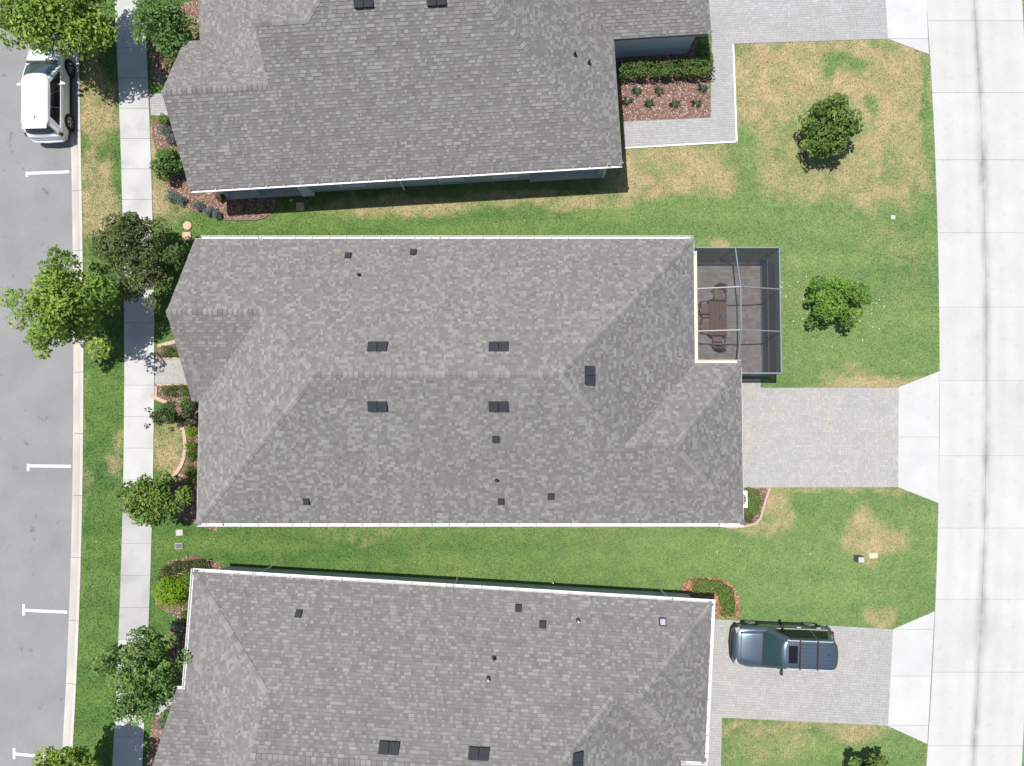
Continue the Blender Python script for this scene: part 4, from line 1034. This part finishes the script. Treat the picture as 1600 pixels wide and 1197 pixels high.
shrub('garden_shrub', 'yellow green grassy clump touching the left gutter of the bottom house', 290, 962, .6, .26, .36, 420, .12, [(.16, .22, .03), (.24, .28, .05), (.12, .18, .03)], 76, wid=.22)
shrub('garden_shrub', 'dark bush shaded by the house behind the yellow green bush', 296, 905, .9, .40, .40, 900, .09, HEDGE, 77)
shrub('garden_shrub', 'low mixed plants along the bottom left roof edge', 262, 1120, .6, .40, .45, 700, .10, MID, 78)
shrub('garden_shrub', 'dark shrub under the crape myrtle at the roof corner', 292, 632, 1.0, .40, .38, 800, .10, MID, 79)
for k, (x, y, lb) in enumerate(((980, 158, 'spiky tuft at the left end of the lower row'), (996, 143, 'leftmost spiky tuft of the upper row'), (1030, 143, 'middle spiky tuft of the upper row in the red mulch'), (1015, 163, 'second spiky tuft from the left in the lower row'), (1054, 163, 'third spiky tuft from the left in the lower row'), (1088, 161, 'spiky tuft at the right end of the lower row'), (1098, 138, 'spiky tuft in the upper right corner of the red mulch bed'))):
    c = P(x, y, .1); t = thing('grass_tuft', lb + (', red mulch bed' if 'mulch' not in lb else ''), 'plant', (c[0], c[1], .02), k * .7, 'spiky tufts in the red mulch bed')
    r = np.random.RandomState(90 + k); m = MB()
    for q in range(46):
        a = r.uniform(0, 2 * pi); l = r.uniform(.18, .38); d = (cos(a), sin(a)); w = .02
        cc_ = r.uniform(.7, 1.3); c3 = (.14 * cc_, .22 * cc_, .13 * cc_)
        m.add([(-d[1] * w, d[0] * w, 0), (d[1] * w, -d[0] * w, 0), (d[0] * l * .6, d[1] * l * .6, .16), (d[0] * l, d[1] * l, .08)], [(0, 1, 2), (0, 2, 3)], c3)
    m.build('blades', 'leaf', t)
c = P(1103, 1141, .2); t = thing('potted_flowers', 'little red flowers beside the right gutter of the bottom house', 'flowers', (c[0], c[1], .03))
r = np.random.RandomState(8); m = MB(); m2 = MB()
for q in range(26):
    a = r.uniform(0, 2 * pi); d = r.uniform(.03, .16); x, y = d * cos(a), d * 2.2 * sin(a)
    m.add([(x - .05, y - .02, .15), (x + .02, y - .04, .2), (x + .05, y + .03, .16), (x - .02, y + .05, .19)], [(0, 1, 2, 3)], (.07, .12, .04))
for q in range(7):
    a = r.uniform(0, 2 * pi); d = r.uniform(.04, .14); x, y = d * cos(a), d * 2.2 * sin(a); m2.disc((x, y, .22), .035, .02, 7, c=(.35, .03, .05))
m.tube([(0, 0, 0), (0, 0, .18)], .03, 5, c=(.06, .09, .03)); m.build('leaves', 'leaf', t); m2.build('petals', 'leaf', t)
# fallen petals round the young tree
r = np.random.RandomState(77); m = MB()
for k in range(60):
    a = r.uniform(0, 2 * pi); d = r.uniform(1.0, 2.6); c = P(1300, 480); x, y = c[0] + d * cos(a) * 1.1, c[1] + d * sin(a)
    if y < 1.5 or x < 12.45: continue
    w = r.uniform(.015, .045); t_ = r.uniform(0, pi); m.box(x, y, .06, w * 2, w, .012, t_)
for x, y in ((1226, 150), (700, 315), (630, 320), (850, 800), (1120, 862), (1155, 860), (1265, 865), (1330, 505), (1230, 120), (820, 345), (1165, 235), (900, 330)):
    c = P(x, y); m.box(c[0], c[1], .06, .06, .04, .012, x)
tag(m.build('fallen_petals', 'white_pet'), 'pale fallen petals scattered on the grass round the young tree', 'petals', kind='stuff')

# ================================================================== small things on the ground
def stone(label, px, py, w, mat, rnd):
    c = P(px, py); m = MB()
    if rnd: m.disc((0, 0, -.04), w * .5, .095, 18); m.disc((0, 0, .055), w * .46, .012, 18)
    else: m.box(0, 0, .005, w, w, .09, .06); m.box(0, 0, .056, w * .92, w * .92, .012, .06)
    tag(m.build('stepping_stone', mat, loc=(c[0], c[1], .012)), label, 'stone')
stone('round pinkish stepping stone on the grass near the gutter end', 293.5, 353, .42, 'stone_pink', True)
stone('square pinkish stepping stone touching the middle house gutter end', 292.5, 369.5, .40, 'stone_pink', False)
stone('square reddish brown stone in the shadow edge of the top house', 469.5, 323, .40, 'edging', False)
def lidbox(name, label, px, py, w, d, h, mat, lid, rz=0.0):
    c = P(px, py); t = thing(name, label, 'utility box', (c[0], c[1], 0), rz)
    m = MB(); m.box(0, 0, h / 2 - .02, w, d, h + .04, taper=.94); m.build('body', mat, t)
    m = MB(); m.box(0, 0, h + .008, w * .80, d * .78, .02); m.box(0, 0, h + .022, w * .2, d * .1, .012); m.build('lid', lid, t)
lidbox('valve_box', 'taupe square valve lid in the grass under the small tree', 281, 832, .36, .30, .05, 'box_tan', 'box_grey', .1)
lidbox('valve_box', 'grey valve box with dark lid near the pink mulch arc', 280, 853, .38, .30, .06, 'box_grey', 'box_dark', .1)
lidbox('utility_box', 'grey raised utility box on the lawn beside a tan lid', 1339, 872, .32, .30, .42, 'box_dark', 'box_grey')
lidbox('valve_box', 'tan rectangular lid beside the grey utility box', 1364, 868, .42, .26, .05, 'box_tan', 'box_tan', .04)
lidbox('valve_box', 'small tan lid at the right of the upper lawn', 1395, 340, .22, .22, .04, 'box_tan', 'box_grey')
c = P(863, 908); m = MB(); m.tube([(0, 0, -.03), (0, 0, .38), (.02, 0, .42)], [.022, .022, .03], 8)
tag(m.build('standpipe', 'trim', loc=(c[0], c[1], 0)), 'short white pipe standing in the lawn above the bottom roof', 'pipe')
c = P(456, 316); m = MB(); m.tube([(0, 0, -.03), (0, 0, .30), (.08, .02, .34), (.10, .02, .26)], [.02, .02, .02, .025], 8)
tag(m.build('standpipe', 'trim', loc=(c[0], c[1], 0)), 'small white pipe in the shade next to the reddish brown stone', 'pipe')
# air conditioner tucked under the eave
c = P(1150, 780, .8); t = thing('air_conditioner', 'white air conditioner half hidden under the eave by the driveway', 'air conditioner', (10.74, c[1], .0))
m = MB(); m.box(0, 0, .05, .95, .95, .10); m.build('base', 'box_grey', t)
m = MB(); m.box(0, 0, .47, .80, .80, .76); m.build('body', 'trim', t)
m = MB(); m.disc((0, 0, .851), .34, .012, 24); m.build('fan_guard', 'box_dark', t)
m = MB()
for k in range(6): m.box(0, 0, .872, .66, .018, .012, k * pi / 6)
m.disc((0, 0, .866), .09, .03, 12); m.build('grille', 'box_grey', t)

# ================================================================== cars
def car(name, label, loc, rz, Lc, Wc, Hc, paint, glass, side_glass, dark_roof_kit, cab):
    t = thing(name, label, 'car', loc, rz)
    hw = Wc / 2
    st = [(-.5, .74, .86, .46), (-.490, .86, 1.00, .40), (-.46, .94, 1.06, .32), (-.38, .985, 1.08, .28), (-.30, 1.0, 1.075, .26), (-.15, 1.0, 1.06, .25), (0, 1.0, 1.05, .25), (.16, 1.0, 1.04, .25), (.24, .995, 1.03, .26), (.34, .985, .99, .27), (.42, .95, .93, .29), (.465, .88, .86, .33), (.488, .78, .76, .38), (.5, .66, .66, .44)]
    V = []; F = []
    for x, wf, zt, zb in st:
        w = hw * wf; half = [(0, zt + .03), (.45 * w, zt + .024), (.78 * w, zt + .0), (.92 * w, zt - .045), (.985 * w, zt - .14), (1.0 * w, zt - .30 if zt > .8 else zt - .2), (.995 * w, .52), (.96 * w, zb + .05), (.88 * w, zb), (0, zb)]
        ring = half + [(-a, b) for a, b in half[-2:0:-1]]
        V += [(x * Lc, a, b) for a, b in ring]
    k = len(ring)
    for i in range(len(st) - 1):
        for q in range(k): F.append((i * k + q, (i + 1) * k + q, (i + 1) * k + (q + 1) % k, i * k + (q + 1) % k))
    F.append(tuple(range(k))); F.append(tuple((len(st) - 1) * k + q for q in range(k - 1, -1, -1)))
    body = obj('body', V, F, paint, t, smooth=True)
    md = body.modifiers.new('smooth', 'SUBSURF'); md.levels = 1; md.render_levels = 2
    # hood panel, slightly proud
    xb, xf = cab['hood']; N = 8
    V = []; F = []
    for i in range(N + 1):
        u = i / N; x = xb + (xf - xb) * u; w = hw * (.80 - .10 * u ** 2)
        for q in range(N + 1):
            a = -1 + 2 * q / N; zt = np.interp(x / Lc, [s_[0] for s_ in st], [s_[2] for s_ in st])
            crease = .016 * math.exp(-((abs(a) - .62) / .10) ** 2)
            V.append((x - .05 * a * a * (1 - u), a * w, zt + .05 - .028 * a * a - .035 * u ** 4 + crease))
    for i in range(N):
        for q in range(N): F.append((i * (N + 1) + q, (i + 1) * (N + 1) + q, (i + 1) * (N + 1) + q + 1, i * (N + 1) + q + 1))
    b = len(V); edge = [q for q in range(N + 1)] + [i * (N + 1) + N for i in range(1, N + 1)] + [N * (N + 1) + q for q in range(N - 1, -1, -1)] + [i * (N + 1) for i in range(N - 1, 0, -1)]
    for e in edge: V.append((V[e][0], V[e][1], V[e][2] - .06))
    for q in range(len(edge)): r_ = (q + 1) % len(edge); F.append((edge[q], edge[r_], b + r_, b + q))
    obj('bonnet', V, F, paint, t, smooth=True)
    # cabin: four leaning sides and a crowned roof
    xfb, xft, xrb, xrt = cab['x']; wb, wt = hw * .93, hw * cab.get('wt', .72); zb, zt = 1.0, Hc - .05
    def srf(side, a, v):
        xf_ = xfb + (xft - xfb) * v; xr_ = xrb + (xrt - xrb) * v; w = wb + (wt - wb) * v; z = zb + (zt - zb) * (v * 1.08 - .08 * v * v)
        if side == 'F': y = -w + 2 * w * a; return (xf_ + .10 * (1 - (2 * a - 1) ** 2) - .17 * (2 * a - 1) ** 6, y, z)
        if side == 'R': y = -w + 2 * w * a; return (xr_ - .07 * (1 - (2 * a - 1) ** 2) + .17 * (2 * a - 1) ** 6, y, z)
        s_ = 1 if side == 'L' else -1
        return (xr_ + .17 + (xf_ - xr_ - .34) * a, s_ * (w + .035 * (1 - (2 * a - 1) ** 2)), z)
    nrm = {'F': (.8, 0, .6), 'R': (-.9, 0, .35), 'L': (0, .9, .4), 'Rt': (0, -.9, .4)}
    def patch(side, a0, a1, v0, v1, off, na=8, nv=4, sl0=0.0, sl1=0.0):
        V = []; F = []; n_ = nrm['Rt' if side == 'S' else side]
        for i in range(nv + 1):
            for q in range(na + 1):
                v = v0 + (v1 - v0) * i / nv; f = i / nv; A0 = a0 + sl0 * f; A1 = a1 + sl1 * f
                p_ = srf(side, A0 + (A1 - A0) * q / na, v); V.append(tuple(p_[k_] + n_[k_] * off for k_ in range(3)))
        for i in range(nv):
            for q in range(na):
                f = (i * (na + 1) + q, i * (na + 1) + q + 1, (i + 1) * (na + 1) + q + 1, (i + 1) * (na + 1) + q)
                F.append(f if side in ('F', 'S') else f[::-1])
        return V, F
    m = MB()
    for sd in ('F', 'R', 'L', 'S'): m.add(*patch(sd, 0, 1, -.15, 1, 0))
    m.build('cabin', paint, t, smooth=True)
    V = []; F = []; N = 10
    for i in range(N + 1):
        for q in range(N + 1):
            a = q / N; f0 = srf('F', a, 1); r0 = srf('R', a, 1); u = i / N
            u2 = u * 1.03 - .015; y = r0[1] + (f0[1] - r0[1]) * u2; y *= 1.02
            V.append((r0[0] + (f0[0] - r0[0]) * u2, y, zt + .004 + .07 * (1 - (2 * a - 1) ** 4) * (1 - (2 * u - 1) ** 4 * .9)))
    for i in range(N):
        for q in range(N): F.append((i * (N + 1) + q, (i + 1) * (N + 1) + q, (i + 1) * (N + 1) + q + 1, i * (N + 1) + q + 1))
    b = len(V); edge = [q for q in range(N + 1)] + [i * (N + 1) + N for i in range(1, N + 1)] + [N * (N + 1) + q for q in range(N - 1, -1, -1)] + [i * (N + 1) for i in range(N - 1, 0, -1)]
    for e in edge: V.append((V[e][0] * .995, V[e][1] * .985, V[e][2] - .05))
    for q in range(len(edge)): r_ = (q + 1) % len(edge); F.append((edge[q], edge[r_], b + r_, b + q))
    roof_ = obj('roof', V, F, paint, t, smooth=True)
    for args, nm, mt in ((('F', .05, .95, .02, .93, .012), 'windscreen', glass), (('R', .08, .92, .20, .90, .012), 'rear_window', glass)):
        V, F = patch(*args); obj(nm, V, F, mt, t, smooth=True)
    for sd in ('L', 'S'):
        for a0, a1, s0, s1 in cab['win']:
            V, F = patch(sd, a0, a1, .12, .90, .012, sl0=s0, sl1=s1); obj('side_window', V, F, side_glass, t, smooth=True)
        s_ = 1 if sd == 'L' else -1
        m = MB(); m.bar((xrb + .30, s_ * (wb + .045), 1.055), (xfb - .55, s_ * (wb + .045), 1.055), .02, .03); m.build('belt_trim', 'chrome' if dark_roof_kit else paint, t)
        m = MB(); m.tube([(xft - .20 + .0, s_ * wb, 1.06), (xft - .16, s_ * (hw + .10), 1.10), (xft - .18, s_ * (hw + .20), 1.10)], [.05, .085, .06], 8); m.tube([(xft - .19, s_ * (hw + .20), 1.10), (xft - .20, s_ * (hw + .23), 1.10)], [.06, .02], 8); m.build('mirror', 'car_black' if dark_roof_kit else paint, t, smooth=True)
        for xh in (xft - 1.02, xft - 1.95): m = MB(); m.bar((xh - .09, s_ * (hw + .012), .90), (xh + .09, s_ * (hw + .012), .90), .035, .035); m.build('door_handle', 'chrome', t)
        m = MB(); m.box(-Lc * .462, s_ * hw * .865, .90, .16, hw * .10, .24, s_ * .32); m.build('tail_light', 'red_lamp', t)
        m = MB(); m.box(Lc * .452, s_ * hw * .70, .78, .22, hw * .36, .13, -s_ * .38); m.build('headlight', 'clear_lamp', t)
        m = MB(); m.bar((-Lc * .30, s_ * hw * .985, .30), (Lc * .30, s_ * hw * .985, .30), .06, .10); m.build('sill_trim', 'car_black', t)
        for x in (-Lc * .292, Lc * .308):
            y0 = s_ * (hw - .205) if s_ > 0 else s_ * (hw + .018)
            m = MB(); m.disc((x, s_ * (hw - .10) if s_ > 0 else s_ * (hw + .004), .37), .43, .104, 24, 'y'); m.build('wheel_arch', 'car_black', t)
            m = MB(); m.disc((x, y0, .36), .36, .223, 28, 'y'); wh_ = m.build('wheel', 'tyre', t)
            yo = s_ * (hw + .019) if s_ > 0 else s_ * (hw + .027)
            m = MB(); m.disc((x, yo, .36), .085, .008, 12, 'y')
            for q in range(5):
                a = 2 * pi * q / 5 + .3; m.bar((x, yo + .004, .36), (x + .24 * cos(a), yo + .004, .36 + .24 * sin(a)), .012, .09)
            for q in range(24):
                a = 2 * pi * q / 24; a2 = 2 * pi * (q + 1) / 24; m.bar((x + .245 * cos(a), yo + .004, .36 + .245 * sin(a)), (x + .245 * cos(a2), yo + .004, .36 + .245 * sin(a2)), .012, .03)
            m.build('rim', 'rim', wh_)
    m = MB(); m.box(Lc * .492, 0, .58, .09, hw * 1.15, .20); m.build('grille', 'car_black', t)
    m = MB(); m.tube([(Lc * .455, -hw * .93, .46), (Lc * .495, -hw * .66, .46), (Lc * .508, 0, .46), (Lc * .495, hw * .66, .46), (Lc * .455, hw * .93, .46)], .075, 8); m.build('front_bumper', paint if not dark_roof_kit else 'car_black', t, smooth=True)
    m = MB(); m.tube([(-Lc * .465, -hw * .92, .52), (-Lc * .498, -hw * .70, .52), (-Lc * .507, 0, .52), (-Lc * .498, hw * .70, .52), (-Lc * .465, hw * .92, .52)], .085, 8); m.build('rear_bumper', paint, t, smooth=True)
    m = MB(); m.bar((xfb + .03, -wb * .86, 1.085), (xfb + .06, wb * .86, 1.085), .12, .02); m.build('cowl', 'car_black', t)
    m = MB()
    for y0 in (-.55, .05): m.bar((xfb + .02, y0, 1.105), (xfb - .04, y0 + .5, 1.14), .02, .015)
    m.build('wiper', 'car_black', t)
    zt2 = zt + .075
    m = MB(); m.box(xrt + .35, -.05, zt2 + .02, .12, .03, .05); m.build('aerial', 'car_black', t)
    if dark_roof_kit:
        m = MB(); m.box(xft - .42, 0, zt2 - .002, .40, 1.0 * .78, .02); m.build('sunroof', 'car_glass_dark', t)
        for q in range(6):
            y = -.46 + .92 * q / 5; m = MB(); m.bar((xrt + .14, y, zt2 - .012), (xft - .72, y, zt2 + .004), .05, .05); m.build('roof_rib', paint, t)
        for s_ in (-1, 1):
            m = MB(); m.tube([(xrt + .12, s_ * wt * .95, zt + .02), (xrt + .22, s_ * wt * .95, zt + .10), (xft - .30, s_ * wt * .95, zt + .10), (xft - .16, s_ * wt * .95, zt + .02)], .022, 6); m.build('roof_rail', 'chrome', t)
        for x in (xft - .72, xft - 1.52):
            m = MB(); m.bar((x, -wt * 1.0, zt + .13), (x, wt * 1.0, zt + .12), .05, .03); m.build('cross_bar', 'car_black', t)
    else:
        m = MB(); m.bar((xrt - .06, -wt * .9, zt + .03), (xrt - .06, wt * .9, zt + .03), .22, .03); m.build('spoiler', paint, t)
    return t
WIN = [(.05, .31, .03, 0), (.34, .622, 0, 0), (.63, .93, 0, -.05)]
ca_, cb_ = P(1145, 1004, .6), P(1305, 1016, .8)
cx, cy = P(1223, 1010.5, .75)
car('parked_car', 'dark slate blue car with roof rails parked on the paver driveway', (cx, cy, .03), pi - radians(2.2), 4.72, 1.93, 1.78, 'car_grey', 'car_glass', 'car_glass_dark', True,
    {'hood': (.92, 2.14), 'x': (.98, .36, -2.24, -2.02), 'win': WIN, 'wt': .69})
cx, cy = P(71, 145, .7)
car('parked_car', 'white hatchback car parked at the kerb under the street tree', (cx, cy, -.098), pi / 2 + radians(1.5), 4.55, 1.88, 1.60, 'car_white', 'car_glass', 'car_glass_dark', False,
    {'hood': (1.28, 2.08), 'x': (1.36, .46, -2.16, -1.92), 'win': [(.06, .345, .07, 0), (.352, .632, 0, 0), (.64, .95, 0, -.05)], 'wt': .68})
